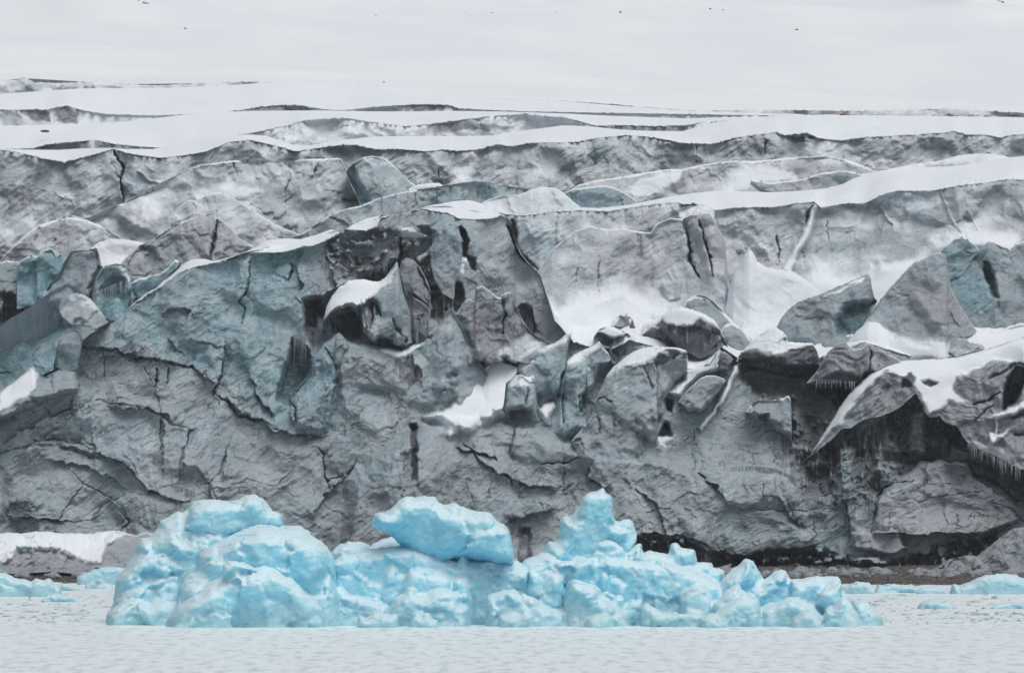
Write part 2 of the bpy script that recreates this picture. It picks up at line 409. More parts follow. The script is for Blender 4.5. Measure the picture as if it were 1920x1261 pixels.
def mat_ice():
    t = NT('dirty_glacier_ice'); p = t.geo
    a_s, a_b, a_d = t.attr('snow'), t.attr('blue'), t.attr('dirt')
    n1 = t.noise(p, .09, 6, .6); n2 = t.noise(p, .6, 6, .65); n3 = t.noise(p, 2.6, 5, .65)
    warp = t.n('ShaderNodeVectorMath', operation='ADD', i_0=p, i_1=t.scale(t.n('ShaderNodeTexNoise', i_Vector=p, i_Scale=.12, i_Detail=4).outputs[1], (9, 9, 9))).outputs[0]
    strat = t.noise(t.scale(warp, (.12, .12, 1.5)), 1, 5, .65)
    strat2 = t.noise(t.scale(warp, (.06, .06, .5)), 1, 4, .6)
    streak = t.noise(t.scale(p, (1.6, 1.6, .12)), 1, 5, .65)
    grey = t.mix(t.map(n1, .35, .65), (.44,.465,.515), (.48,.55,.595))
    grey = t.mix(t.map(n2, .3, .75, 0, .5), grey, (.36,.375,.41))
    grey = t.mix(t.math('MULTIPLY', t.map(strat2, .55, .66), .35), grey, (.32,.285,.275))
    bl = t.math('ADD', a_b, t.map(n1, .45, .72, -.05, .28), clamp=True)
    teal = t.mix(t.map(n2, .35, .7), (.16,.335,.40), (.36,.52,.58))
    c = t.mix(t.math('MULTIPLY', bl, .95), grey, teal)
    # dark layers and hanging dirt
    lay = t.math('MULTIPLY', t.map(strat, .56, .66), t.map(t.noise(p, .07, 3), .42, .62))
    dm = t.math('ADD', t.math('MULTIPLY', lay, .45), t.math('MULTIPLY', a_d, t.map(t.math('ADD', streak, t.math('MULTIPLY', a_d, .28)), .42, .72, .25, 1)), clamp=True)
    dm = t.math('MULTIPLY', dm, t.map(n3, .2, .5, .6, 1))
    c = t.mix(t.math('MULTIPLY', dm, .92), c, (.045,.052,.068))
    ln = t.noise(t.scale(warp, (.045, .045, .42)), 1, 4, .5); ln2 = t.noise(t.scale(warp, (.55, .55, .05)), 1, 3, .5)
    l1 = t.math('MULTIPLY', t.map(t.math('ABSOLUTE', t.math('SUBTRACT', ln, .5)), .010, .0015), t.map(t.noise(p, .11, 4), .44, .56))
    l2 = t.math('MULTIPLY', t.map(t.math('ABSOLUTE', t.math('SUBTRACT', ln, .57)), .008, .001), t.map(t.noise(p, .13, 4), .54, .44))
    l3 = t.math('MULTIPLY', t.map(t.math('ABSOLUTE', t.math('SUBTRACT', ln2, .52)), .010, .001), t.map(t.noise(p, .17, 4), .5, .6))
    lines = t.math('MAXIMUM', t.math('MAXIMUM', l1, l2), t.math('MULTIPLY', l3, .8))
    c = t.mix(t.math('MULTIPLY', lines, t.attr('lines')), c, (.11,.095,.10))
    spk = t.math('MULTIPLY', t.map(n3, .60, .70), t.map(n2, .45, .6))
    c = t.mix(t.math('MULTIPLY', spk, .55), c, (.13,.10,.10))
    rust = t.math('MULTIPLY', t.map(t.noise(t.scale(p, (.5,.5,.16)), .6, 4), .62, .72), t.map(strat, .45, .6))
    c = t.mix(t.math('MULTIPLY', rust, .5), c, (.24,.16,.11))
    # powder snow
    sf = t.map(t.math('ADD', a_s, t.math('MULTIPLY', t.math('SUBTRACT', t.math('ADD', t.math('MULTIPLY', n3, .62), t.math('MULTIPLY', n2, .38)), .5), .85)), .04, .96)
    c = t.mix(sf, c, (.79,.845,.885))
    grit = t.math('MULTIPLY', t.map(t.noise(p, 1.7, 3, .6), .67, .72), t.map(t.noise(p, .16, 3), .52, .62))
    c = t.mix(t.math('MULTIPLY', grit, .6), c, (.16,.13,.12))
    t.link(c, t.b.inputs['Base Color'])
    t.link(t.map(sf, 0, 1, .55, .9), t.b.inputs['Roughness'])
    t.b.inputs['Specular IOR Level'].default_value = .25
    rot = t.n('ShaderNodeMapping', i_Vector=warp, i_Rotation=(0, math.radians(33), 0)).outputs[0]
    grain = t.noise(t.scale(rot, (.5, .5, 2.6)), 1, 5, .65)
    hb = t.math('ADD', t.math('MULTIPLY', grain, .9), t.math('ADD', t.math('MULTIPLY', strat, .45), t.math('MULTIPLY', n3, .40)))
    hb = t.math('ADD', hb, t.math('MULTIPLY', streak, .5))
    st = t.map(sf, 0, 1, 1., .28)
    x = t.n('ShaderNodeBump', i_Height=hb, i_Strength=st, i_Distance=.5)
    t.link(x.outputs[0], t.b.inputs['Normal'])
    MAT['ice'] = t.m
def mat_snow(key='snow', nm='wind_packed_snow', tint=1.):
    t = NT(nm); p = t.geo
    n = t.noise(t.scale(p, (.012,.004,.02)), 1, 3, .5)
    c = t.mix(t.map(n, .3, .7), (.775*tint,.82*tint,.85*tint**.6), (.83*tint,.875*tint,.90*tint**.6))
    t.link(c, t.b.inputs['Base Color']); t.b.inputs['Roughness'].default_value = .9; t.b.inputs['Specular IOR Level'].default_value = .1
    t.link(t.bump(t.noise(t.scale(p, (.05,.012,.05)), 1, 5), .12, 1.5), t.b.inputs['Normal'])
    MAT[key] = t.m
def mat_berg():
    t = NT('blue_iceberg_ice'); p = t.geo
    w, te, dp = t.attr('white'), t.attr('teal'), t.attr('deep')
    n = t.noise(p, .9, 6, .6); n3 = t.noise(p, 3.5, 5, .6)
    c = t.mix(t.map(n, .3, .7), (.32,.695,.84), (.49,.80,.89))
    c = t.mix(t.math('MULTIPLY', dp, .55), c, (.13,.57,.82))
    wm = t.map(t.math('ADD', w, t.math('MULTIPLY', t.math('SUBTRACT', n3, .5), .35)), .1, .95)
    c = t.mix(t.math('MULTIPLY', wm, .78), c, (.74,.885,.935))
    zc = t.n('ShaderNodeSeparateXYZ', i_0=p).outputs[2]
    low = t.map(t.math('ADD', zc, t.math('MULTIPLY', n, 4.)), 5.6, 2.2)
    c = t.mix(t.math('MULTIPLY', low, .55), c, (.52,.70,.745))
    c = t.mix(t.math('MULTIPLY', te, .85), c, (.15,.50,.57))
    t.link(c, t.b.inputs['Base Color'])
    t.b.inputs['Roughness'].default_value = .38; t.b.inputs['IOR'].default_value = 1.31
    t.b.inputs['Subsurface Weight'].default_value = .15
    t.b.inputs['Subsurface Radius'].default_value = (.25,.8,1.)
    t.b.inputs['Subsurface Scale'].default_value = .9
    b1 = t.bump(t.math('ADD', n, t.math('MULTIPLY', n3, .4)), 1., .22)
    t.link(t.bump(t.noise(p, 9, 4, .6), .35, .05, b1), t.b.inputs['Normal'])
    MAT['berg'] = t.m
def mat_floe():
    t = NT('grey_brash_ice'); p = t.geo
    c = t.mix(t.map(t.noise(p, 1.4, 5), .35, .65), (.26,.34,.37), (.60,.68,.70))
    t.link(c, t.b.inputs['Base Color']); t.b.inputs['Roughness'].default_value = .5
    t.link(t.bump(t.noise(p, 5, 5), .6, .15), t.b.inputs['Normal'])
    MAT['floe'] = t.m
def mat_water():
    t = NT('milky_fjord_water'); p = t.geo
    n = t.noise(t.scale(p, (.35,.10,.3)), 1, 5, .6)
    rip = t.noise(t.scale(p, (.9,.22,.5)), 1, 6, .65)
    c = t.mix(t.map(rip, .33, .54), (.56,.66,.69), (.82,.91,.93))  # dark ripple flecks and pale sky sheen are painted into the milky colour
    t.link(c, t.b.inputs['Base Color'])
    t.b.inputs['Roughness'].default_value = .45; t.b.inputs['IOR'].default_value = 1.33; t.b.inputs['Specular IOR Level'].default_value = .3
    t.link(t.bump(t.math('ADD', rip, n), 1., .1), t.b.inputs['Normal'])
    MAT['water'] = t.m
def mat_gravel():
    t = NT('wet_moraine_gravel'); p = t.geo
    v = t.n('ShaderNodeTexVoronoi', i_Vector=p, i_Scale=1.6)
    n = t.noise(p, .8, 6)
    c = t.mix(t.map(n, .35, .65), (.055,.052,.055), (.13,.118,.115))
    c = t.mix(t.map(v.outputs['Distance'], .1, .5, .5, 0), c, (.19,.16,.14))
    t.link(c, t.b.inputs['Base Color']); t.b.inputs['Roughness'].default_value = .8
    t.link(t.bump(t.math('ADD', n, v.outputs['Distance']), 1, .5), t.b.inputs['Normal'])
    MAT['gravel'] = t.m
def mat_rock(name, a, b):
    t = NT(name); p = t.geo
    t.link(t.mix(t.map(t.noise(p, 1.5, 6), .35, .65), a, b), t.b.inputs['Base Color']); t.b.inputs['Roughness'].default_value = .85
    t.link(t.bump(t.noise(p, 3, 5), .8, .2), t.b.inputs['Normal'])
    MAT[name] = t.m
mat_ice(); mat_snow(); mat_snow('shadesnow', 'shaded_hill_snow', .98); mat_berg(); mat_floe(); mat_water(); mat_gravel()  # hill gets a darker copy of the snow, slope shading put into its colour
mat_rock('dark_stone', (.07,.06,.06), (.16,.14,.13)); mat_rock('rusty_stone', (.16,.08,.05), (.30,.17,.11))
ST = 'structure'
# ================================================================ far snow slopes
def slope_sheet(name, top, bot, Dt, Db, seed, extra=None, step=8, label=None):
    xs = np.arange(-900, 2820, step); n = len(xs)
    tm, bm = mono(top), mono(bot)
    tp = np.interp(xs, [p[0] for p in tm], [p[1] for p in tm]); bt = np.interp(xs, [p[0] for p in bm], [p[1] for p in bm])
    m = 60; t = np.linspace(0, 1, m)[:, None]
    px = np.repeat(xs[None], m, 0); py = tp[None]+(bt-tp)[None]*t
    Y = Dt+(Db-Dt)*t + 4*fbm(px/420, py/90, 3, seed)*np.sin(np.pi*t)
    if extra: Y = Y + extra(px, py)
    GRID[name] = (xs, tp, bt, Y); V = np.stack(wp(px, py, Y), -1).reshape(-1,3)
    return tag(put(name, V, grid_faces(m, n), MAT['shadesnow' if name == 'snow_hill' else 'snow']), label, kind=ST)
def hill_depth(px, py):
    xs, tp, bt, Y = GRID['snow_hill']; i = int(np.clip((px-xs[0])/8, 0, len(xs)-1)); j = int(np.clip((py-tp[i])/(bt[i]-tp[i])*59, 0, 59))
    return float(Y[j, i])
def domes(px, py):
    d = -200*np.exp(-((px-190)/150)**2-((py+10)/60)**2) - 170*np.exp(-((px-1830)/110)**2-((py+20)/45)**2)
    d = d + 90*ss(8, -8, py-np.interp(px, [400,560,700,900,1100,1400,1650], [48,36,30,28,14,8,14]))
    return d
slope_sheet('snow_hill', W(-260,-260, 2190,-260), W(-260,95, 0,95, 360,118, 960,152, 1500,195, 2190,225), 3600, 1950, 3, domes,
            label='pale snow hillside closing the view at the top of the photo')
edge = W(-260,74, 0,78, 180,84, 360,100, 560,112, 960,135, 1310,158, 1500,173, 1700,188, 1920,203, 2190,214)
slope_sheet('snowfield', edge, W(-260,149, 0,150, 50,147, 235,158, 480,155, 560,160, 700,165, 760,172, 840,184, 900,185, 1060,190, 1300,208, 1440,208, 1600,210, 1780,208, 1920,214, 2190,219), 1720, 1130, 5,
            label='smooth white snowfield above the highest ice ridges')

# ================================================================ ridges, back to front
piece('R1', 'glacier_ridge', W(-80,147, 0,148, 30,150, 46,144, 62,154, 100,156, 150,154, 200,151, 235,158, 300,160, 380,156, 480,153, 560,158, 700,164, 760,171, 840,183, 900,184, 1060,189, 1300,207, 1440,206, 1600,208, 1780,204, 1920,212, 2010,215),
      232, 1125, s=1.2, k=.06, fringe=.2, linew=.1, seed=11, step=2.5, dirt=.1, blue=.3, snow=.6, flute=.9, kind=ST, label='highest little ice cliff below the snowfield')
paint('R1', 'poly', W(230,140, 2010,140, 2010,240, 230,240), soft=20, snow=.75, smooth=.6)
paint('R2', 'poly', W(150,190, 390,190, 390,230, 150,230), soft=10, snow=.9, smooth=.8)
paint('R2', 'poly', W(870,190, 2010,200, 2010,250, 870,240), soft=14, snow=.8, smooth=.7)
paint('R2', 'poly', W(33,206, 90,204, 95,228, 60,226), soft=3, dirt=.45, snow=0)
paint('R2', 'poly', W(104,206, 130,197, 148,210, 147,235, 110,228), soft=4, dirt=.45, snow=0)
paint('R2', 'poly', W(420,205, 490,197, 560,194, 600,202, 560,214, 420,216), soft=3, dirt=.45, snow=0)
paint('R2', 'poly', W(770,196, 850,195, 856,205, 780,209), soft=3, dirt=.45, snow=0)
piece('R2', 'glacier_ridge', W(-80,204, 0,205, 33,206, 60,204, 90,206, 105,200, 130,198, 150,206, 200,214, 300,216, 390,212, 447,207, 493,199, 533,196, 567,197, 600,204, 640,207, 700,200, 780,195, 840,196, 860,203, 920,206, 1000,209, 1300,214, 2010,226),
      260, 985, T=W(-80,178, 0,176, 60,172, 150,166, 300,165, 420,161, 500,155, 560,155, 640,161, 720,164, 770,168, 830,183, 870,181, 940,186, 1060,190, 1280,208, 1400,212, 1500,214, 2010,222),
      back=70, s=1.2, fringe=.2, linew=.1, seed=12, k=.06, dirt=.08, snow=.72, kind=ST, label='snowy ridge with two dark ice patches near the left edge')
paint('R3', 'poly', W(270,250, 430,250, 430,290, 270,290), soft=8, snow=.9, smooth=.8)
paint('R3', 'poly', W(60,268, 165,262, 170,285, 60,285), soft=3, dirt=.45, snow=0)
paint('R3', 'poly', W(178,262, 215,268, 300,276, 300,284, 180,282), soft=3, dirt=.45, snow=0)
paint('R3', 'poly', W(810,232, 860,224, 900,232, 960,240, 860,246, 815,246), soft=5, dirt=.45, snow=0)
paint('R3', 'poly', W(1070,236, 1290,236, 1290,250, 1070,246), soft=3, dirt=.45, snow=.1)
piece('R3', 'glacier_ridge', W(-80,282, 0,280, 60,277, 100,268, 165,263, 180,262, 215,270, 260,274, 300,277, 350,268, 430,256, 500,243, 540,234, 570,225, 620,222, 650,221, 700,229, 760,236, 800,233, 860,225, 920,217, 980,214, 1060,220, 1120,236, 1160,234, 1220,236, 1290,234, 1320,228, 1400,224, 2010,226),
      320, 885, T=W(-80,239, 0,236, 100,234, 180,231, 250,227, 330,217, 400,210, 480,208, 600,207, 700,209, 780,209, 850,208, 940,209, 1000,211, 1060,213, 1140,217, 1280,222, 1400,219, 1480,218, 1600,216, 2010,221),
      back=60, s=1.2, fringe=.2, linew=.1, seed=13, k=.05, dirt=.06, snow=.68, kind=ST, label='long snow terrace with a grey cliff under its middle')
# boulders' terrace ridge and big wall R4
paint('R4', 'line', A(640,485, 662,530, 690,590, 682,650, 690,740, 700,790), w=4, push=-5, blue=1, dirt=.5, snow=0)
paint('R4', 'poly', A(650,490, 700,580, 900,670, 700,800, 680,650), soft=6, blue=.55)
paint('R4', 'line', A(780,600, 850,660, 930,680), w=4, push=1.5, snow=.6)
paint('R4', 'poly', B_(610,670, 660,590, 760,540, 700,660), soft=9, snow=.85, smooth=.7)
paint('R4', 'poly', B_(1000,690, 1010,620, 1100,560, 1200,520, 1250,560, 1120,640), soft=12, snow=.7, smooth=.7)
paint('R4', 'poly', C_(680,500, 740,420, 900,440, 1000,520, 1060,560, 800,560), soft=12, snow=.6, smooth=.4)
paint('R4', 'poly', C_(1250,520, 1350,480, 1500,470, 1560,500, 1400,560), soft=8, snow=.6)
paint('R4', 'poly', C_(1750,500, 1800,420, 1850,410, 1840,520), soft=6, snow=.7)
paint('R4', 'poly', B_(1560,500, 1760,440, 1920,440, 1920,560, 1700,560), soft=10, dirt=.5, patchy=1)
paint('R4', 'poly', C_(0,450, 500,400, 560,500, 0,590), soft=10, dirt=.35, streak=1)
paint('R4', 'line', C_(462,425, 465,520), w=2.5, push=-2, dirt=1, blue=.5)
for q in (C_(85,450, 80,560), C_(320,415, 322,455), B_(540,600, 545,650), B_(1420,530, 1430,570)): paint('R4', 'line', q, w=1.8, push=-1.2, dirt=.8)
paint('R4', 'poly', C_(520,380, 740,395, 730,440, 640,440, 545,410), soft=4, dirt=.8, push=-1, patchy=1)
piece('R4', 'glacier_ridge', W(-80,278)+A(0,484, 120,500, 240,530, 360,550, 450,528, 640,476, 720,502, 900,528, 1050,510, 1150,492, 1290,438, 1400,425, 1560,460, 1660,490, 1800,470)
      +B_(0,452, 90,455, 200,480, 300,475, 500,492, 560,478, 640,488, 780,478, 870,450, 960,462, 1060,442, 1150,440, 1300,440, 1440,415, 1600,400, 1750,410, 1900,440)
      +C_(30,445, 170,448, 300,412, 480,388, 530,380, 570,400, 700,385, 760,415, 880,430, 1000,412, 1150,405, 1250,400, 1460,385, 1540,378, 1600,398, 1700,395, 1790,415, 1850,398)+W(2010,248),
      [(-80,480),(300,480),(560,430),(900,400),(1300,380),(1700,360),(2010,370)], 800,
      T=W(-80,284, 0,280)+A(60,480, 180,482, 330,483, 480,474, 640,472, 700,478, 860,478, 960,460, 1080,430, 1200,405, 1400,396, 1500,405, 1650,455, 1750,456, 1880,438)
      +B_(30,425, 180,408, 400,406, 700,405, 850,402, 960,385, 1100,365, 1250,345, 1400,350, 1560,368, 1720,376, 1920,378)+C_(60,360, 180,330, 360,305, 500,293, 850,288, 1300,300, 1920,304)+W(2010,222),
      back=55, s=1.3, seed=14, k=.045, blue=.22, dirt=.06, snow=.42, facet=.6, kind=ST, label='long pale wall of dusted ice with a wavy snow lip')

# mounds on the right below that wall
paint('U1', 'poly', C_(240,720, 250,620, 400,570, 620,590, 640,650, 400,700), soft=10, snow=1, smooth=.9)
paint('U1', 'poly', B_(1600,720, 1700,640, 1920,600, 1900,650, 1720,740), soft=6, snow=.9, smooth=.8)
paint('U1', 'poly', C_(0,590, 100,590, 100,600, 0,605), soft=2, dirt=.9)
paint('U1', 'line', C_(330,542, 400,550, 470,556, 550,548), w=3, dirt=1, snow=0)
piece('U1', 'ice_mound', B_(1270,720, 1330,680, 1420,655, 1560,635, 1700,610, 1850,590)+C_(0,592, 60,575, 150,560, 300,542, 400,546, 460,540, 600,527, 700,520, 820,517, 930,540, 1000,565, 1090,603), 
      W(1000,392, 1920,392), 752, R=14, s=1.1, seed=21, k=.06, snow=.4, smooth=.3, cap=4, label='low dusted ice mound under the long wavy snow lip, right of centre', cat='ice mound', group='ice mounds between the glacier ridges')
paint('U1', 'poly', C_(600,600, 700,540, 800,540, 980,600, 860,630), soft=6, snow=.0, dirt=.2)
piece('U2', 'ice_mound', C_(390,650, 480,668, 560,660, 660,650, 740,625, 800,608, 900,600, 960,605, 1010,622, 1060,650), W(1408,338, 1425,352, 1460,366, 1660,380), 738, R=9, seed=22, s=1., k=.06, snow=.25, dirt=.25, cap=3,
      label='small ice hump with a brown dirt line, before the dusted mound on the right', cat='ice mound', group='ice mounds between the glacier ridges')
paint('U2', 'line', C_(440,685, 560,668, 660,660), w=2.2, dirt=1, snow=0)
paint('U3', 'poly', C_(1320,600, 1380,570, 1600,560, 1650,600, 1500,610), soft=6, snow=.25, dirt=.2)
piece('U3', 'ice_mound', C_(960,625, 1060,610, 1200,582, 1320,558, 1440,545, 1540,515, 1640,505, 1720,503, 1800,515, 1860,530, 1930,560), W(1600,345, 1930,345), 742, R=10, seed=23, s=1.1, snow=.8, smooth=.7, k=.05,
      label='rounded snow-dusted hump between two snow bands near the right edge', cat='ice mound', group='ice mounds between the glacier ridges')
piece('U4', 'ice_mound', B_(1262,722, 1300,705, 1380,692, 1440,686, 1500,684, 1560,705, 1610,735, 1660,770), W(1060,405, 1194,405), 732, R=10, seed=24, s=.9, k=.05, blue=.55, cap=2.5, snow=.1,
      label='teal-grey ice hump with a shaded hollow in its left side', cat='ice mound', group='ice mounds between the glacier ridges')
paint('U4', 'poly', B_(1290,722, 1330,705, 1380,712, 1385,790, 1330,780), soft=5, push=-4, blue=1, snow=0)
piece('U5', 'ice_mound', B_(770,790, 830,760, 900,738, 970,732, 990,740, 1060,708, 1130,690, 1200,697, 1240,715, 1290,760, 1340,800), W(880,410, 1090,410), 699, R=12, seed=25, s=1., k=.05, snow=.62, smooth=.4, cap=3,
      label='snow-dusted ice hump behind the middle of the highest crest of the cliff', cat='ice mound', group='ice mounds between the glacier ridges')

# left mid ridges
paint('R5a', 'poly', A(600,800, 900,700, 1040,610, 1010,700, 940,800, 880,900, 600,850), soft=12, snow=.6, smooth=.3)
paint('R5a', 'poly', A(1060,720, 1240,690, 1400,690, 1480,720, 1300,760, 1130,760), soft=9, snow=.95, smooth=.9, push=1.5)
paint('R5a', 'line', A(1620,570, 1625,640, 1600,750), w=3, push=-1.5, dirt=.6)
paint('R5a', 'line', A(1790,560, 1755,640), w=3, push=-1.5, dirt=.5)
paint('R5a', 'line', A(1310,560, 1340,640), w=3, push=-1, dirt=.3)
paint('R5a', 'poly', A(1050,570, 1400,540, 1400,560, 1060,600), soft=3, dirt=.6, snow=.1, patchy=1)
piece('R5a', 'glacier_ridge', A(400,880, 500,862, 640,800, 700,780, 800,720, 900,670, 1000,622, 1060,592, 1120,567, 1250,550, 1400,533, 1540,545, 1640,545, 1740,533, 1820,532, 1900,530)+B_(0,536, 20,580, 40,645, 75,720, 110,800),
      W(130,480, 680,480), 748, R=7, s=1.3, seed=31, facet=.6, k=.05, snow=.42, blue=.22, dirt=.06, cap=3, kind=ST, label='broad dusted ice ridge with a long sloping left shoulder')
paint('R5b', 'poly', B_(20,600, 60,565, 80,640, 180,790, 100,800, 40,680), soft=6, push=-5, blue=1, snow=0)
piece('R5b', 'serac', B_(112,798, 75,715, 42,645, 28,605, 60,562, 120,525, 170,516, 230,525, 275,552, 330,605, 380,655, 430,690, 480,700), B_(28,800, 480,800), 740, R=10, s=1.1, seed=32, k=.06, snow=.3, blue=.4, cap=2.5,
      label='bluish ice block right of the broad left ridge, with a teal hollow on its left', cat='serac')
piece('R5s', 'ice_mound', B_(380,700, 430,676, 500,670, 545,668, 575,685, 640,700), W(760,375, 860,375), 736, R=6, s=1., seed=39, snow=1, smooth=1, label='small smooth snow hump beside the bluish block', cat='snow mound')
piece('R5f', 'glacier_ridge', A(-240,1180, 0,1108, 60,1035, 150,950, 220,905, 310,876, 345,862, 400,850, 470,870, 560,905, 650,960, 720,1010, 800,1060), W(-80,510, 270,510), 728, R=9, s=1.1, seed=33, k=.06, snow=.38, dirt=.12, cap=6, kind=ST, strata=.8,
      label='slanting dirty ridge with a snowy left edge, at the left side of the photo')
piece('R5d', 'ice_mound', A(960,850, 1010,800, 1060,765, 1110,770, 1150,740, 1200,722, 1250,722, 1330,762, 1450,840, 1560,905, 1650,945, 1780,990), W(320,475, 595,475), 735, R=8, s=1.1, seed=34, k=.06, snow=.48, blue=.15, cap=2,
      label='low peaked ice mound lying against the broad left ridge', cat='ice mound', group='ice mounds between the glacier ridges')
paint('R5d', 'poly', A(1080,780, 1160,760, 1180,830, 1090,860), soft=6, push=-2, blue=.9)
piece('R5g', 'snow_mound', A(420,1130, 500,1040, 560,1000, 640,982, 720,990, 790,1000, 830,1010, 900,1080), W(130,520, 300,520), 715, R=12, seed=35, s=.8, snow=.95, smooth=.8,
      label='small smooth snow mound above the blue blocks on the left', cat='snow mound')
paint('R5e', 'line', A(1225,870, 1205,960, 1192,1040, 1185,1110), w=4.5, push=-4, blue=1, dirt=.2, snow=0)
paint('R5e', 'poly', A(770,1010, 850,1030, 900,1100, 860,1140, 790,1060), soft=5, dirt=.7, push=-1)
piece('R5e', 'serac', A(680,1115, 740,1060, 780,1020, 830,1000, 860,985, 930,940, 1000,895, 1100,862, 1150,850, 1195,838, 1208,872, 1230,862, 1290,912, 1350,985, 1385,1000, 1430,1030, 1480,1060), W(220,540, 500,540), 700, R=7, s=.9, seed=36, k=.05, snow=.26, dirt=.15, cap=1.5,
      label='dirty two-peaked ice block split by a teal slit, just above the left snow crest', cat='serac')
piece('R5h', 'ice_boulder', A(735,1150, 760,1120, 790,1110, 815,1140, 820,1170), W(240,515, 276,515), 668, R=5, s=.5, seed=37, dirt=.2, label='knobbly grey ice boulder on the snow above the left cliff', cat='ice boulder')
paint('R6', 'line', B_(415,720, 425,800), w=2, push=-.8, dirt=.6)
for q in range(14): paint('R6', 'line', [(660+q*26+5*math.sin(q*3), 330+abs(q-9)*3), (662+q*26, 372+abs(q-7)*3)], w=1.6, push=-.5, dirt=.35)
piece('R6', 'glacier_ridge', A(1440,1080, 1560,1020, 1640,985, 1720,940, 1780,900, 1850,852, 1920,822)+B_(50,808, 110,795, 200,758, 280,735, 410,708, 500,695, 600,680, 680,668, 750,658, 800,664, 870,668, 960,690, 1010,694, 1060,705, 1150,740),
      W(480,520, 620,470, 1020,420), 705, R=5, s=1.1, seed=38, k=.05, snow=.25, blue=.45, dirt=.05, cap=2.2, flute=.9, kind=ST, label='curving grey-blue ice ridge just behind the crest of the main cliff')
paint('R6', 'poly', A(1440,1080, 1640,985, 1840,880, 1760,960, 1640,1040), soft=4, snow=.9, smooth=.8)

# ================================================================ upper right wall (behind the seracs)
paint('M2', 'poly', B_(970,880, 1000,1050, 1100,1150, 1130,1200, 1020,1120, 960,1010), soft=5, push=-6, blue=1, snow=0, dirt=.25)
paint('M2', 'poly', B_(1000,1020, 1060,930, 1300,920, 1200,1050, 1100,1150), soft=12, blue=.7)
paint('M2', 'poly', B_(960,860, 1400,870, 1500,900, 1000,1100), soft=20, blue=.35)
paint('M2', 'poly', C_(0,780, 120,785, 175,800, 150,815, 0,820), soft=3, blue=.9, push=-1.5, snow=0)
paint('M2', 'poly', C_(550,1170, 700,900, 735,790, 755,790, 725,950, 640,1080, 610,1180), soft=4, snow=1, smooth=1, push=2.)
paint('M2', 'line', C_(725,800, 700,850, 690,900), w=5, push=-2, blue=.8, dirt=.2)
paint('M2', 'line', C_(530,960, 545,1060, 545,1120), w=4, push=-2.5, dirt=.8)
paint('M2', 'line', C_(815,880, 820,1000), w=2, push=-1.5, dirt=.3)
paint('M2', 'line', C_(680,1060, 680,1120), w=2, push=-1, dirt=.8)
paint('M2', 'poly', F_(560,520, 640,260, 760,180, 980,260, 1100,130, 1300,120, 1500,0, 1700,-20, 1850,60, 1920,120, 1920,560, 500,600), soft=26, snow=.95, smooth=1, push=6)
paint('M2', 'poly', C_(1400,1000, 1560,930, 1650,925, 1780,960, 1880,1000, 1880,1060, 1400,1060), soft=20, snow=.9, smooth=1, push=5)
paint('M2', 'poly', C_(1100,900, 1350,950, 1380,1010, 1300,1080, 1150,1100, 1000,1020), soft=14, snow=.25, smooth=.4, blue=.25)
for q in (C_(1450,720, 1500,850, 1570,950), C_(1600,820, 1660,930), C_(1100,800, 1180,900)): paint('M2', 'line', q, w=4, push=1.2, snow=.5)
paint('M2', 'poly', B_(870,1260, 1000,1180, 1090,1190, 1060,1260, 980,1330), soft=5, snow=1, smooth=1, push=4)
paint('M2', 'poly', C_(180,900, 500,900, 560,1100, 300,1200, 200,1000), soft=20, dirt=.25, blue=.15, patchy=1)
piece('M2', 'glacier_ridge', B_(700,850, 760,840, 850,832, 950,845, 1030,852, 1180,828, 1330,822, 1500,828, 1640,805, 1780,785, 1900,775)
      +C_(0,790, 50,780, 110,790, 180,822, 300,805, 420,803, 540,800, 640,780, 740,775, 780,808, 860,790, 930,778, 1010,785, 1060,765, 1110,735, 1200,710, 1400,712, 1500,690, 1600,678, 1700,667, 1780,652, 1860,645, 1920,652)+W(2010,338),
      [(870,640),(1250,640),(2010,660)], 692,
      T=B_(700,772, 780,775, 850,812, 1000,822, 1200,802, 1450,810, 1620,792, 1800,755, 1920,735)+C_(0,732, 200,712, 500,722, 680,712, 800,700, 900,675, 960,645, 1020,622, 1090,603, 1200,590, 1340,580, 1500,575, 1640,560, 1760,540, 1840,525, 1920,518)+W(2010,285),
      back=42, s=1.25, seed=41, k=.05, blue=.12, dirt=.06, snow=.40, facet=.6, smooth=.15, kind=ST, cap=0, label='high dusted ice wall filling the upper right under its snow crest')
paint('M2', 'line', C_(920,778, 1000,785), w=2, dirt=.9)
piece('U6', 'ice_hump', C_(-20,815, 40,798, 90,790, 140,800, 180,830), W(1273,430, 1340,430), 686, R=4, snow=.8, seed=44, label='tiny snow-covered ice hump on the lip above the twin cracks', cat='snow mound')

# tall rounded mass in the middle right
paint('N1', 'line', [(1278,405),(1286,430),(1293,455),(1292,480),(1302,505),(1310,520)], w=5, push=-5, blue=.9, dirt=.4, snow=0)
paint('N1', 'line', [(1311,410),(1314,430),(1322,455),(1331,480),(1337,520)], w=3.2, push=-5, blue=.8, dirt=.6, snow=0)
paint('N1', 'poly', E_(960,420, 1080,380, 1200,400, 1350,350, 1480,300, 1600,270, 1680,330, 1800,390, 1920,420, 1920,640, 1000,640), soft=24, snow=.95, smooth=1, push=7)
paint('N1', 'poly', B_(1240,1000, 1400,925, 1480,930, 1400,1040, 1250,1130, 1140,1260, 1100,1260), soft=16, snow=.45)
paint('N1', 'poly', B_(1660,940, 1700,960, 1690,1080, 1660,1080), soft=3, dirt=.9, streak=1)
paint('N1', 'line', B_(1450,1080, 1440,1200, 1450,1290), w=2.5, dirt=.9, push=-1)
paint('N1', 'line', B_(1330,1150, 1325,1230), w=2.2, dirt=.8, push=-.6)
paint('N1', 'poly', K_(1370,130, 1500,100, 1500,230, 1420,260, 1380,200), soft=4, push=2.2, dirt=.25)
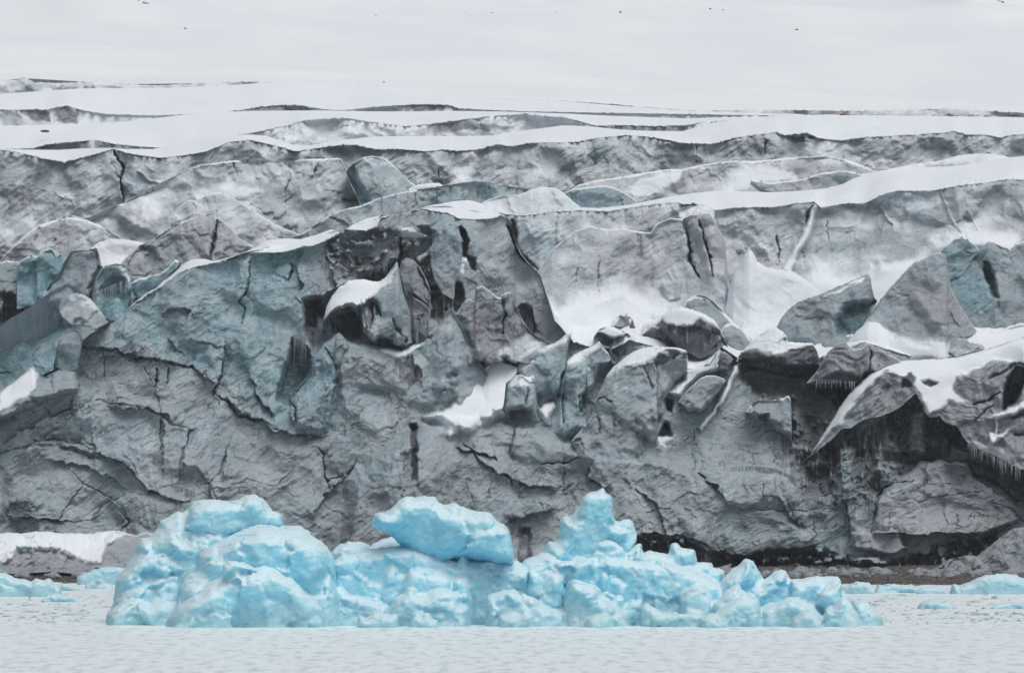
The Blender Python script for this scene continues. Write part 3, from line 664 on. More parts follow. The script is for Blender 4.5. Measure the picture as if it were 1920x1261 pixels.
piece('N1', 'serac', B_(1010,1400, 1040,1320, 1065,1255, 1100,1175, 1140,1110, 1180,1050, 1250,985, 1320,935, 1400,910, 1500,930, 1590,925, 1660,940, 1740,950, 1765,905, 1810,880, 1850,866, 1895,868)
      +C_(0,870, 40,845, 150,832, 178,870, 240,1000, 250,1180, 290,1330), W(975,650, 1380,650), 672, R=22, s=1.2, seed=42, k=.045, snow=.33, facet=.45, dirt=.08, blue=.03, cap=2.2, 
      label='huge rounded dome of dirty ice with a snow apron at its foot, centre right', cat='serac')

# ================================================================ the front cliff
m1 = 'M1'
paint(m1, 'poly', W(1370,690, 1500,660, 1640,700, 1950,760, 2010,760, 2010,960, 1850,900, 1700,860, 1620,930, 1560,960, 1500,900, 1440,800), soft=45, dirt=.8, streak=1, fill=1.3, blue=.25)
paint(m1, 'poly', W(1480,860, 1620,830, 1650,960, 1560,1000, 1500,960), soft=30, dirt=.85, streak=1)
# --- broad colour and form zones
paint(m1, 'poly', D_(420,620, 700,440, 960,240, 1080,160, 1700,60, 1760,380, 1640,620, 1900,600, 1960,1000, 1700,1140, 1300,900, 1000,700), soft=30, blue=.75)
paint(m1, 'poly', D_(1420,110, 1700,80, 1650,260, 1600,320, 1420,260), soft=8, blue=1, push=-1.2)
paint(m1, 'poly', D_(1040,640, 1160,640, 1180,740, 1080,740), soft=8, blue=1, push=-1.5)
paint(m1, 'poly', D_(1180,200, 1300,180, 1280,300, 1150,330), soft=12, blue=.9)
# --- upper wall behind the snow saddle: folded, dirty
paint(m1, 'poly', J_(360,120, 520,50, 740,30, 1180,90, 1190,300, 1300,430, 1330,620, 1240,720, 960,700, 900,420, 560,420, 440,360), soft=8, dirt=.55, blue=0, push=-2.2, patchy=1, bias=.15)
paint(m1, 'poly', J_(200,560, 340,540, 620,420, 900,280, 980,600, 1010,800, 1150,880, 940,960, 640,900, 560,900, 430,820, 280,980, 200,800), soft=5, push=-6, dirt=.35)
paint(m1, 'poly', J_(560,240, 720,260, 720,300, 600,310), soft=4, dirt=.9, push=-1)
for q in (J_(370,150, 420,200, 520,250, 560,300), J_(400,200, 480,290, 560,360), J_(420,120, 520,180, 600,160), J_(360,240, 420,330, 440,400)): paint(m1, 'line', q, w=2.5, dirt=.8, push=-.8)
paint(m1, 'line', J_(920,110, 930,200, 905,300, 930,420, 960,560, 1000,680, 1010,800), w=6, push=-5, dirt=.8, blue=.4)
paint(m1, 'line', J_(1030,270, 1060,330, 1110,400, 1150,490, 1170,600), w=5, push=-3, dirt=.8)
paint(m1, 'poly', J_(990,520, 1080,560, 1130,610, 1140,880, 1050,890, 1010,800), soft=6, push=2.2, dirt=.45, streak=1)
paint(m1, 'poly', J_(1140,460, 1320,480, 1310,640, 1200,760, 1140,700), soft=6, dirt=.8, push=-2, streak=1)
paint(m1, 'poly', J_(1040,260, 1150,175, 1190,180, 1160,230, 1060,290), soft=2.5, snow=.9, push=1.5)
paint(m1, 'poly', J_(1060,30, 1120,10, 1190,60, 1150,90, 1070,60), soft=3, blue=1, push=-3)
paint(m1, 'poly', J_(900,10, 1000,30, 1070,75, 1180,70, 1150,95, 940,100), soft=4, snow=.85)
# column right of it and the teal gap
paint(m1, 'poly', J_(1190,60, 1260,0, 1340,20, 1390,180, 1380,320, 1330,430, 1250,420, 1200,250), soft=7, push=2.5, blue=.35, dirt=.1)
paint(m1, 'poly', J_(1370,20, 1410,60, 1430,120, 1420,240, 1390,240, 1385,120), soft=3, push=-6, blue=1, dirt=.5)
paint(m1, 'poly', J_(1420,230, 1480,260, 1480,350, 1450,320), soft=3, push=-4, blue=1)
paint(m1, 'line', J_(1730,0, 1770,120, 1800,200, 1860,280, 1920,320), w=5, push=-5, blue=1, dirt=.3)
paint(m1, 'poly', J_(1320,430, 1380,440, 1400,560, 1340,660, 1320,640), soft=3, dirt=1, push=-4)
paint(m1, 'poly', J_(1380,240, 1420,260, 1390,370, 1370,360), soft=2, snow=.9)
# --- snowy saddle's dark underside and hanging dirt
paint(m1, 'poly', J_(200,590, 360,550, 390,620, 350,700, 300,680, 280,780, 210,760), soft=4, dirt=.8, push=-3, streak=1)
paint(m1, 'poly', J_(370,700, 460,660, 620,620, 640,760, 640,860, 560,860, 440,800), soft=8, dirt=.9, push=-3, streak=1, fill=1.4)
# --- deep blue cave right of centre-left face
paint(m1, 'poly', D_(1650,590, 1720,640, 1770,690, 1740,780, 1640,920, 1630,950, 1560,930, 1590,800), soft=7, push=-7, blue=1, dirt=.35)
paint(m1, 'line', D_(1630,930, 1660,980, 1670,1050), w=3, push=-3, blue=.8, dirt=.5)
paint(m1, 'poly', D_(1740,680, 1830,640, 1890,740, 1880,860, 1840,1100, 1680,1090, 1660,960, 1760,790), soft=7, push=2.5, blue=.7)
paint(m1, 'line', D_(1830,640, 1880,720, 1900,770), w=5, push=-3, blue=1)
paint(m1, 'poly', J_(480,960, 430,1130, 470,1200, 860,1230, 870,1050, 800,1000), soft=8, push=1.5, blue=.25)
paint(m1, 'poly', J_(640,1060, 760,1100, 700,1140), soft=9, blue=.9)
# dark stains under the small ridge
paint(m1, 'poly', J_(870,1010, 980,960, 1010,1000, 1060,1080, 1060,1260, 880,1300, 870,1150), soft=5, dirt=.95, streak=1, fill=1.1, push=-1)
paint(m1, 'poly', E_(290,900, 390,900, 400,1040, 280,1040), soft=12, dirt=.5, streak=1)
paint(m1, 'poly', E_(388,1060, 425,1060, 425,1380, 400,1380), soft=3, dirt=1, push=-3)
paint(m1, 'poly', H_(330,30, 430,0, 440,230, 330,240), soft=7, dirt=.8, streak=1, push=-1)
# --- cracks of the left face
for q, w_, p in ((D_(1410,110, 1405,250, 1390,310, 1350,370, 1370,410, 1360,500), 3.5, 4), (D_(1640,160, 1640,200, 1615,260), 5, 6), (D_(1265,600, 1250,780, 1210,850, 1200,920), 3, 4),
        (D_(800,730, 850,820, 880,870), 2.5, 2), (D_(880,750, 880,860), 5, 6), (D_(950,740, 930,850), 3, 3), (D_(880,870, 910,1000, 905,1200), 2.5, 2), (D_(580,640, 590,800), 2, 1.5), (D_(440,640, 420,700), 3, 3),
        (D_(620,640, 760,690, 900,700, 1060,740, 1150,780, 1200,840), 3, 2.5), (D_(540,930, 720,960, 900,1000, 960,1060, 1060,1090), 2.5, 2), (D_(1100,1080, 1060,1100, 1040,1200), 3, 3),
        (D_(1210,880, 1330,1010, 1500,1060, 1640,1130, 1800,1120), 3, 2.5), (D_(1330,800, 1345,990), 1.8, 1), (D_(200,1150, 360,1150, 520,1200), 2.5, 2), (D_(240,960, 290,1020, 400,980, 410,900), 2.5, 2),
        (D_(950,580, 1000,660, 1060,700), 2.5, 2), (G_(380,110, 470,200, 560,250, 660,300, 720,400), 2.5, 2), (G_(470,200, 400,290, 350,360, 330,420), 2, 1.5), (G_(520,380, 600,310, 660,280), 2.5, 2), (G_(660,340, 720,420, 680,450), 3, 3),
        (G_(560,40, 700,80, 760,160, 830,230, 980,290, 1080,300), 3, 2.5), (G_(700,40, 780,140), 2.5, 2), (G_(1280,0, 1230,150, 1170,200, 1100,90), 2, 1.5), (G_(1030,0, 1010,150, 1000,220), 2, 1.2), (G_(0,380, 120,390, 240,400, 420,415, 500,410), 2.5, 2), (G_(40,300, 180,360, 140,280), 2, 1.2),
        (G_(1800,0, 1840,190, 1920,150), 4, 4), (H_(0,200, 60,120, 90,40), 3.5, 4), (H_(720,30, 900,150, 1050,220, 1240,210), 3.5, 3.5), (H_(1250,0, 1250,240, 1310,200), 2.5, 2), (H_(1120,90, 1260,80, 1330,50), 4, 4),
        (H_(1450,0, 1400,80, 1380,150, 1460,220), 2.5, 2), (H_(1540,0, 1490,120), 2.5, 2), (H_(920,430, 1000,390, 1120,360, 1210,340), 2.5, 2.5), (H_(700,200, 760,330), 2, 1.2), (H_(860,100, 830,280), 2, 1.2),
        (H_(1660,240, 1720,280, 1790,340, 1830,480), 3, 2.5), (H_(1650,490, 1780,485, 1920,492), 3.5, 3.5), (I_(0,492, 80,520, 180,560), 3, 3), (I_(160,575, 330,610, 500,570, 740,560), 5, 5),
        (I_(300,345, 400,340, 600,355, 760,340, 900,345), 2, 1.5), (I_(55,0, 70,210), 2.5, 1.5), (I_(450,200, 445,340), 2, 1.2), (I_(740,360, 745,500), 2, 1.2), (I_(900,240, 940,420, 930,540), 2.5, 2), (I_(570,260, 620,380, 690,440), 2, 1.5),
        (I_(1180,280, 1280,255, 1330,300, 1480,270, 1700,240), 2.2, 1.6), (I_(1740,300, 1860,350, 1920,420), 3.5, 3), (I_(1640,190, 1650,270), 2, 1.2), (I_(1540,380, 1545,430), 3, 1.5), (I_(1170,350, 1145,480), 2, 1), (I_(1700,400, 1740,480), 2, 1),
        (I_(1070,480, 1080,380, 1100,260, 1200,200, 1300,180), 5, 4), (I_(1100,480, 1250,490, 1500,480, 1680,490, 1890,400), 4, 4), (I_(1600,60, 1640,150, 1750,190, 1870,290, 1920,290), 6, 6), (I_(1300,90, 1400,60, 1500,70, 1600,80), 5, 5),
        (F_(60,1100, 55,1260), 2, 1.2), (F_(610,1040, 615,1150), 6, 4), (F_(490,1150, 500,1220, 540,1260), 2, 1), (F_(550,1140, 580,1240), 2, 1), (E_(1000,1050, 970,1140, 940,1240), 2.5, 2), (E_(680,1160, 760,1240), 3, 2.5), (E_(640,1200, 760,1230, 880,1260), 3.5, 3)):
    paint(m1, 'line', q, w=w_*.75, push=-p*.55, dirt=.42, warp=4)
# brown dirt lines & rusty patches
for q in (D_(620,640, 760,690, 900,700, 1060,740), D_(1210,880, 1300,960, 1400,1020, 1540,1070), D_(200,1140, 380,1120, 560,1180), G_(560,50, 700,90, 770,170)): paint(m1, 'line', q, w=7, dirt=.45, patchy=1)
# --- lower left flow bands
paint(m1, 'poly', D_(0,900, 180,760, 220,790, 200,900, 60,980, 0,1010), soft=5, snow=.9, smooth=.8, push=3)
paint(m1, 'poly', D_(190,790, 300,760, 290,800, 210,860), soft=4, push=-4, blue=.8, dirt=.5)
# --- couloir and ledges of snow on the lower right
paint(m1, 'poly', E_(480,1020, 600,960, 700,830, 780,730, 860,715, 980,740, 1000,800, 920,860, 915,1010, 800,1050, 720,1100, 660,1080), soft=12, snow=.97, smooth=1, push=5, ramp=1)
paint(m1, 'poly', E_(600,1100, 640,1070, 660,1110, 610,1150), soft=5, snow=.8, push=1)
paint(m1, 'poly', E_(1110,980, 1200,930, 1210,960, 1150,1060), soft=4, snow=1, smooth=1, push=2)
paint(m1, 'poly', E_(1660,1180, 1800,1080, 1860,1130, 1760,1200), soft=5, snow=1, push=2, smooth=1)
paint(m1, 'poly', K_(1540,770, 1560,700, 1800,620, 1790,760, 1640,820, 1500,960, 1420,940, 1530,860), soft=5, snow=1, smooth=1, push=3)
paint(m1, 'poly', K_(1640,1200, 1750,1060, 1840,900, 1900,760, 1960,700, 1930,800, 1860,960, 1740,1120, 1660,1230), soft=3.5, snow=1, smooth=1, push=2.5)
paint(m1, 'poly', K_(1340,1260, 1390,1160, 1420,1180, 1430,1260), soft=4, push=-7, blue=1, dirt=.7)
paint(m1, 'poly', K_(1380,990, 1450,990, 1440,1100, 1400,1060), soft=3, push=-4, dirt=.9)
# --- dark strata bay right of centre
paint(m1, 'poly', F_(310,690, 440,660, 620,640, 760,700, 820,740, 900,700, 1200,760, 1000,860, 900,980, 820,1090, 720,1200, 620,1160, 600,900, 420,900, 330,800), soft=9, dirt=.9, push=-3, patchy=1, bias=.45)
paint(m1, 'poly', F_(320,700, 600,740, 740,760, 700,800, 560,780, 330,740), soft=4, dirt=1, push=-3)
paint(m1, 'poly', F_(730,800, 1000,820, 960,880, 900,960, 860,960, 740,860), soft=5, dirt=1, push=-5, streak=1)
paint(m1, 'poly', F_(200,650, 280,680, 250,780, 180,800), soft=4, dirt=.7, push=1)
# --- right: dark, dripping wall beneath the snow lobes
paint(m1, 'poly', L_(220,1080, 420,930, 600,800, 860,720, 1000,640, 1110,560, 1300,740, 1500,830, 1920,760, 2060,760, 2060,1400, 1920,1420, 1700,1180, 1500,1060, 1100,1060, 1000,1200, 900,1300, 700,1400, 500,1400, 260,1260), soft=12, dirt=.6, push=-1, patchy=1, bias=.0, blue=.3)
paint(m1, 'poly', L_(440,960, 640,860, 860,740, 1000,680, 1010,860, 980,960, 640,1060, 500,1100), soft=8, dirt=.75, push=-1.5, streak=1)
paint(m1, 'poly', L_(1040,860, 1080,700, 1140,600, 1170,700, 1160,840, 1060,880), soft=4, dirt=.1, push=2.5)
for q in (L_(340,1000, 400,990, 420,1090, 360,1090), L_(540,1080, 700,1040, 800,1120, 720,1300, 540,1280), L_(900,760, 980,760, 960,960, 880,960), L_(1180,880, 1400,860, 1460,980, 1240,960)): paint(m1, 'poly', q, soft=9, dirt=.3, push=1.8)
for q in (L_(860,990, 1000,1000, 1010,1060, 860,1060), L_(1020,1000, 1110,980, 1110,1060, 1030,1070), L_(1300,760, 1440,800, 1430,960, 1370,930), L_(900,820, 950,820, 940,900, 900,880)): paint(m1, 'poly', q, soft=5, dirt=1, push=-4)
paint(m1, 'poly', L_(1260,1030, 1430,1040, 1560,1080, 1740,1180, 1700,1210, 1540,1160, 1400,1070), soft=6, push=3, dirt=.4, blue=.4)
paint(m1, 'poly', W(1495,820, 1560,790, 1650,830, 1660,930, 1600,970, 1500,960), soft=20, dirt=.95, streak=1, fill=1.3)
paint(m1, 'poly', W(1400,760, 1500,770, 1510,900, 1470,900, 1480,800), soft=10, dirt=.8, streak=1)
paint(m1, 'poly', W(1640,760, 1760,760, 1880,840, 2010,860, 2010,960, 1900,930, 1780,870, 1680,900), soft=14, dirt=.9, streak=1, fill=1.2)
for q in (W(1560,890, 1580,830, 1600,840, 1598,930, 1575,950), W(1640,880, 1660,800, 1685,810, 1690,900, 1660,920), W(1700,860, 1712,780, 1732,760, 1735,850), W(1775,860, 1790,830, 1815,850, 1810,890)): paint(m1, 'poly', q, soft=7, dirt=-.6, push=2.2, warp=6)
# pale lower panels
paint(m1, 'poly', I_(1080,480, 1090,300, 1200,190, 1330,90, 1450,60, 1580,90, 1640,170, 1780,230, 1880,330, 1890,400, 1680,485, 1250,495), soft=5, dirt=-.85, blue=0, push=3.5, snow=.06)
paint(m1, 'poly', I_(0,60, 300,110, 650,160, 660,250, 900,240, 1040,250, 1040,420, 930,470, 700,520, 330,590, 150,560, 0,480), soft=14, dirt=-.4, push=1.5)
paint(m1, 'poly', I_(640,60, 760,-40, 900,0, 880,170, 700,200), soft=10, dirt=1, streak=1, push=-2)
# the undercut dark foot
paint(m1, 'poly', H_(940,400, 1210,350, 1220,450, 1160,560, 960,560), soft=8, dirt=.45, push=-1)
paint(m1, 'poly', H_(1000,450, 1060,450, 1070,660, 1000,660), soft=5, dirt=1, push=-2)
paint(m1, 'poly', H_(1640,500, 1920,505)+I_(0,500, 150,580, 330,620, 520,575, 740,570, 760,700, 0,740)+H_(1600,740), soft=8, dirt=.75, push=-5, patchy=1, bias=.2)
paint(m1, 'poly', I_(700,590, 760,560, 900,620, 1100,640, 1250,620, 1400,560, 1520,520, 1680,500, 1800,460, 1700,600, 1500,640, 1380,700, 700,720), soft=9, dirt=.7, push=-4, patchy=1, bias=.05)
paint(m1, 'poly', H_(-100,500, 0,470, 160,540, 260,510, 300,480, 300,560, 0,600), soft=8, dirt=.8, patchy=1)
for q in (I_(940,620, 1100,610, 1140,660, 1000,680), I_(710,680, 740,600, 800,690), I_(1110,660, 1130,630, 1150,660), I_(1200,690, 1220,640, 1240,690), I_(940,480, 1200,470, 1260,560, 1180,600, 960,560)): paint(m1, 'poly', q, soft=4, dirt=-.6, push=3.5)
paint(m1, 'poly', W(-80,930, 600,930, 640,1000, 640,1100, -80,1100), soft=30, dirt=.15)
paint(m1, 'poly', W(790,802, 860,792, 950,797, 1010,815, 1110,850, 1250,860, 1330,900, 1330,1130, 640,1130, 660,900), soft=16, push=6)
paint(m1, 'poly', W(600,900, 900,870, 1000,1000, 960,1100, 560,1100), soft=40, dirt=.35, patchy=1)
P_ = tile(0,413,2.56)
for q, w_, p in ((P_(910,700, 700,655, 500,610, 390,600), 34, 3.2), (P_(1030,790, 960,730, 900,690), 26, 2.5), (P_(850,640, 815,560, 870,490, 960,400, 1040,380), 60, 3.5), (P_(1085,590, 1075,690, 1030,790, 1020,830), 34, 3.),
        (P_(1600,1028, 1400,1035, 1250,970, 1130,890, 1040,830), 46, 3.2), (P_(1410,1000, 1390,870, 1440,790, 1500,720, 1490,640), 42, 4.), (P_(1210,160, 1200,260, 1150,400), 44, 3.), (P_(1640,620, 1620,740, 1600,860, 1600,950), 30, 2.5),
        (P_(0,940, 150,870, 260,760, 370,640), 36, 3.), (P_(0,1075, 120,1010, 230,945, 350,925, 500,805), 44, 3.2), (P_(60,1160, 160,1070, 290,1000, 420,870), 30, 2.2), (P_(0,1247, 120,1180, 240,1090), 36, 2.6),
        (P_(640,1247, 580,1180, 450,1110, 260,1070), 22, 2.), (P_(620,1300, 520,1220, 340,1160, 200,1150), 18, 1.8), (P_(850,985, 780,915, 620,900, 500,880), 28, 2.4), (P_(1550,1250, 1550,1130, 1640,1030, 1700,960, 1760,880), 44, 3.),
        (P_(1330,960, 1250,850, 1180,700), 36, 2.4), (P_(1360,330, 1420,380, 1450,300, 1420,200), 30, 2.2), (P_(540,560, 600,460, 720,400, 760,330), 50, 2.6), (P_(960,470, 900,420, 760,440), 40, 2.), (P_(700,740, 750,820, 800,760), 16, 1.6),
        (P_(780,1250, 790,1000, 760,900), 26, 2.), (P_(880,1250, 890,1100, 960,1000), 40, 2.6), (P_(1060,1250, 1090,1100, 1130,1000), 36, 2.2), (P_(420,1247, 460,1120, 440,980), 24, 1.8),
        (H_(1240,215, 1050,222, 900,150, 720,30), 36, 3.), (G_(1080,300, 980,290, 830,230, 760,160, 700,80, 560,40), 30, 2.6), (H_(1920,492, 1780,487, 1650,492), 26, 3.), (I_(180,562, 80,522, 0,495), 26, 3.), (I_(740,562, 500,572, 330,612, 160,578), 26, 3.),
        (I_(1890,402, 1680,492, 1500,482, 1250,492, 1100,482), 34, 3.), (I_(1070,480, 1080,380, 1110,260, 1200,195, 1310,170), 50, 3.5), (I_(1310,170, 1400,70, 1500,60, 1640,170, 1890,330), 60, 3.), (H_(1210,345, 1120,362, 1000,392, 920,432), 24, 2.),
        (H_(300,500, 280,380, 340,250, 420,200), 40, 2.4), (H_(560,480, 640,300, 720,180), 40, 2.4), (H_(1830,480, 1790,340, 1720,280, 1660,240), 30, 2.4), (H_(1500,240, 1380,150, 1400,80), 40, 2.4), (G_(500,410, 600,310, 660,285, 720,200), 30, 2.2), (G_(420,415, 240,402, 0,385), 22, 2.),
        (G_(1280,420, 1170,210, 1230,150, 1290,0), 50, 3.), (G_(1920,170, 1800,300, 1760,420), 40, 3.), (I_(930,540, 940,420, 900,240, 880,100), 40, 2.6), (I_(690,445, 600,375, 540,250), 26, 1.8), (I_(260,330, 180,200, 60,120), 40, 2.), (F_(600,1240, 640,1080, 612,960), 30, 3.),
        (E_(940,1245, 975,1140, 1000,1050), 40, 2.6), (E_(880,1262, 760,1225, 640,1195), 24, 2.4), (J_(430,1150, 480,960, 430,840), 34, 2.6), (J_(1100,1250, 1080,1100, 1010,1000), 30, 2.2), (J_(560,900, 420,430, 360,130), 40, 2.4)):
    paint(m1, 'edge', q, w=w_, p=p, warp=6)
for q in (D_(430,620, 620,650, 760,700, 900,710, 1060,750), D_(1210,890, 1330,1000, 1500,1060, 1640,1125), D_(180,1160, 360,1140, 520,1180), D_(0,1230, 200,1180, 380,1200, 560,1260)): paint(m1, 'line', q, w=9, dirt=.5, patchy=1, push=-.6)
crestM1 = D_(-240,1010, 0,925, 60,900, 190,775, 230,765, 330,700, 430,625, 470,590, 520,550, 600,520, 650,470, 690,440, 740,400, 830,335, 890,302, 960,250, 1010,213, 1080,182, 1160,165, 1260,150, 1350,108, 1420,97, 1560,97, 1640,85, 1700,62, 1760,62, 1830,28) \
    + B_(30,928, 60,930, 140,935, 200,912, 222,868, 300,838, 420,822, 450,812, 540,828, 600,835, 660,868, 690,870, 760,872, 840,868, 900,850, 950,880, 975,950, 980,1010, 1010,1070, 1050,1120, 1100,1160) \
    + W(1015,520, 1040,600, 1075,640, 1100,648, 1150,652, 1180,636, 1240,652, 1290,692, 1330,682, 1352,648, 1385,672, 1430,660, 1500,678, 1560,664, 1620,640, 1700,665, 1850,670, 2010,660)
topM1 = D_(-240,1005, 0,905, 60,880, 190,745, 230,760, 330,695, 430,620, 470,585, 520,545, 600,515, 650,465, 690,435, 740,395, 820,325, 880,300, 960,215, 1020,170, 1080,138, 1150,135, 1200,148, 1300,125, 1370,100, 1440,70, 1500,30, 1600,20, 1690,25, 1780,0, 1860,-30) \
    + B_(0,945, 60,905, 140,870, 240,845, 420,818, 470,800, 560,785, 640,770, 720,765, 790,785, 850,825, 900,846, 950,876, 975,946, 980,1005, 1010,1065, 1050,1115, 1100,1155) \
    + W(1015,518, 1040,590, 1075,600, 1110,590, 1200,585, 1280,600, 1400,615, 1500,620, 1600,610, 1700,600, 2010,600)
piece(m1, 'glacier_front', crestM1, 1096, [(-80,634),(300,636),(600,642),(860,650),(960,655),(1040,646),(1300,640),(2010,640)], T=topM1, back=30, bmax=.7, k=.040, s=1.35, seed=51, linew=1., snow=.2, big=.8, step=1.6, facet=.42, fine=.8, blue=.3, dirt=.1, strata=.55, flute=.55,
      kind=ST, label='towering grey and teal calving front of the glacier standing on the shore')
# ================================================================ lobes, seracs and blocks standing before the front wall
# left blue blocks and troughs
paint('Q0', 'poly', D_(120,400, 330,430, 400,520, 240,620, 180,720, 20,850, -200,900, -200,640), soft=26, push=-8, blue=.95, dirt=.5)  # trough's shade painted in: the dirt value darkens the colour here
piece('Q0', 'glacier_flank', D_(-240,560, 0,520, 60,470, 130,430, 200,385, 250,345, 300,310, 380,270, 440,300, 470,340, 500,420, 540,560), W(-80,760, 180,700), 650, R=12, s=1.1, seed=61, k=.05, blue=.35, dirt=.15, kind=ST, snow=.05,
      label='shadowed blue trough of ice at the left edge')
g5 = 'broken blue ice blocks at the left edge'
paint('Q1', 'poly', D_(0,330, 170,340, 130,430, 0,520), soft=8, dirt=.6, push=-4, blue=.5, streak=1)
piece('Q1', 'ice_block', D_(-240,160, 0,155, 40,145, 70,150, 100,150, 125,170, 140,230, 190,350), W(-80,640, 63,600), 668, R=9, s=1., seed=62, blue=.35, dirt=.15, cap=2, label='grey-blue leaning ice block cut by the left edge of the photo', cat='ice block', group=g5)
piece('Q2', 'ice_block', D_(95,170, 110,150, 150,125, 190,118, 210,125, 235,165, 245,330), W(32,580, 82,565), 665, R=7, s=.9, seed=63, blue=.85, cap=1.5, facet=.6, fine=.5, label='smooth pale teal ice block, second from the left edge', cat='ice block', group=g5)
piece('Q3', 'ice_block', D_(185,350, 205,230, 205,130, 240,95, 290,82, 305,100, 315,130, 345,105, 358,150, 340,230, 260,330), W(62,570, 90,560), 662, R=7, s=.9, seed=64, blue=1, cap=1, facet=.6, fine=.5, label='brightest turquoise ice block of the group near the left edge', cat='ice block', group=g5)
paint('Q4', 'line', D_(350,150, 320,230, 280,280, 250,330), w=5, push=-3, dirt=.9)
paint('Q4', 'poly', D_(490,300, 520,260, 560,170, 590,180, 540,300), soft=4, dirt=.8, push=-3)
piece('Q4', 'ice_block', D_(245,340, 280,280, 330,220, 360,150, 400,90, 450,85, 500,80, 545,70, 555,100, 558,170, 540,260, 500,330), W(80,580, 170,560), 658, R=9, s=1., seed=65, blue=.35, dirt=.15, cap=2.5, label='large square grey-blue ice block behind the snow-topped boulder at the left', cat='ice block', group=g5)
paint('Q5', 'poly', D_(570,300, 640,220, 700,260, 690,380, 580,430), soft=9, blue=1, push=-3, dirt=.15)
paint('Q5', 'poly', D_(660,170, 735,180, 738,280, 700,250), soft=4, snow=.7)
piece('Q5', 'ice_block', D_(520,330, 545,240, 570,190, 600,165, 640,160, 700,168, 735,195, 740,260, 738,330, 720,400), W(172,600, 242,590), 656, R=8, s=1., seed=66, blue=.7, cap=2, label='teal ice block with a dark blue hollow and icicles, beside the crest of the cliff', cat='ice block', group=g5)
piece('Q6', 'ice_block', D_(740,270, 780,245, 820,240, 850,225, 900,220, 940,190, 985,138, 1008,150, 1000,185, 960,215, 900,290, 850,340), W(246,560, 290,550), 654, R=5, s=.8, seed=67, blue=.8, cap=3, label='small teal ice fin with snow on top, wedged behind the cliff crest', cat='ice block', group=g5)
paint('Q7', 'poly', D_(345,430, 400,340, 450,330, 500,350, 540,390, 600,480, 540,440, 480,400), soft=6, snow=.6)
piece('Q7', 'ice_boulder', D_(330,410, 345,370, 380,335, 430,325, 470,335, 510,360, 545,400, 580,450, 605,490), D_(330,420, 350,460, 400,500, 450,505, 500,510, 540,530, 605,495), 630, R=16, s=.9, seed=68, blue=.25, snow=.2, facet=.8,
      label='big rounded pale ice boulder perched above the dark trough at the left', cat='ice boulder')
piece('Q8', 'ice_boulder', D_(575,435, 600,400, 650,350, 680,365, 700,400, 708,430, 720,470), D_(575,440, 620,480, 720,490), 636, R=8, s=.7, seed=69, blue=1, facet=.7, label='small turquoise ice wedge tucked beside the big pale boulder', cat='ice boulder')
piece('Q9', 'ice_boulder', D_(185,720, 195,660, 210,620, 240,588, 262,592, 268,610, 300,605, 318,640, 312,690, 300,740), D_(185,730, 230,790, 300,760), 631, R=9, s=.6, seed=70, blue=.75, label='knobbly pale teal ice lump beside the lower end of the dark trough', cat='ice boulder')
paint('Q10', 'poly', D_(330,620, 370,550, 420,530, 460,580, 450,620, 390,610), soft=6, snow=1)
piece('Q10', 'ice_boulder', D_(305,720, 310,640, 330,590, 370,550, 420,530, 450,550, 465,600, 450,680, 440,740), D_(305,740, 370,770, 440,750), 632, R=10, s=.8, seed=71, blue=.45, cap=4, label='snow-topped ice boulder right of the knobbly teal lump', cat='ice boulder')
paint('Q11', 'poly', D_(0,890, 180,745, 210,780, 200,860, 60,960, 0,990), soft=6, snow=1, smooth=1)
piece('Q11', 'ice_shelf', D_(-240,1010, 0,870, 60,840, 120,790, 185,740, 225,770, 250,800, 330,760, 420,770, 440,830), D_(-240,1180, 100,1020, 440,880), 628, R=10, s=1., blend=0.7, seed=72, blue=.2, dirt=.1, k=.08,
      label='slanting snow-covered shelf at the left edge under the dark trough', cat='ice ledge')

# snow saddle and the thin white blade
paint('S1', 'poly', J_(330,720, 380,590, 440,480, 520,420, 600,400, 760,430, 880,330, 900,290, 850,430, 800,470, 700,545, 620,600, 540,630, 440,670, 380,710), soft=4, snow=1, smooth=1, push=1)
paint('S1', 'poly', J_(440,660, 620,610, 640,600, 700,545, 760,600, 800,700, 740,690, 700,760, 640,900, 560,880, 500,760), soft=6, dirt=.9, push=-2, streak=1)
paint('S1', 'poly', J_(640,880, 760,910, 860,900, 940,940, 900,960, 640,940), soft=3, snow=.8)
for q in (J_(700,560, 720,680, 700,780), J_(740,600, 790,700), J_(860,700, 900,800, 940,850), J_(820,850, 850,900)): paint('S1', 'line', q, w=5, dirt=.9, push=-1.5)
piece('S1', 'serac', J_(345,720, 370,610, 400,550, 440,500, 480,460, 540,425, 600,412, 660,415, 720,430, 770,430, 820,390, 860,330, 897,272, 912,330, 925,420, 945,520, 975,600, 1000,680, 1008,780, 1012,860),
      J_(345,725, 400,690, 460,660, 560,640, 625,700, 640,880, 700,930, 940,955, 1012,900), 638, R=8, s=.9, blend=0.75, snow=.24, seed=73, blue=0.44, facet=.8, k=.05,
      label='sharp pale teal ice blade with a smooth snow saddle on its left', cat='serac')
paint('S2', 'poly', J_(640,900, 800,930, 930,960, 1000,910, 1100,900, 1060,940, 960,1000, 860,1010, 700,950), soft=4, snow=.85, push=.6)
paint('S2', 'poly', J_(880,1000, 980,960, 1040,1080, 1060,1200, 900,1200), soft=6, dirt=.9, streak=1)
for q in (J_(1000,980, 1020,1060, 1080,1090, 1110,1160), J_(985,980, 960,1100)): paint('S2', 'line', q, w=4, push=-1.5, dirt=.9)
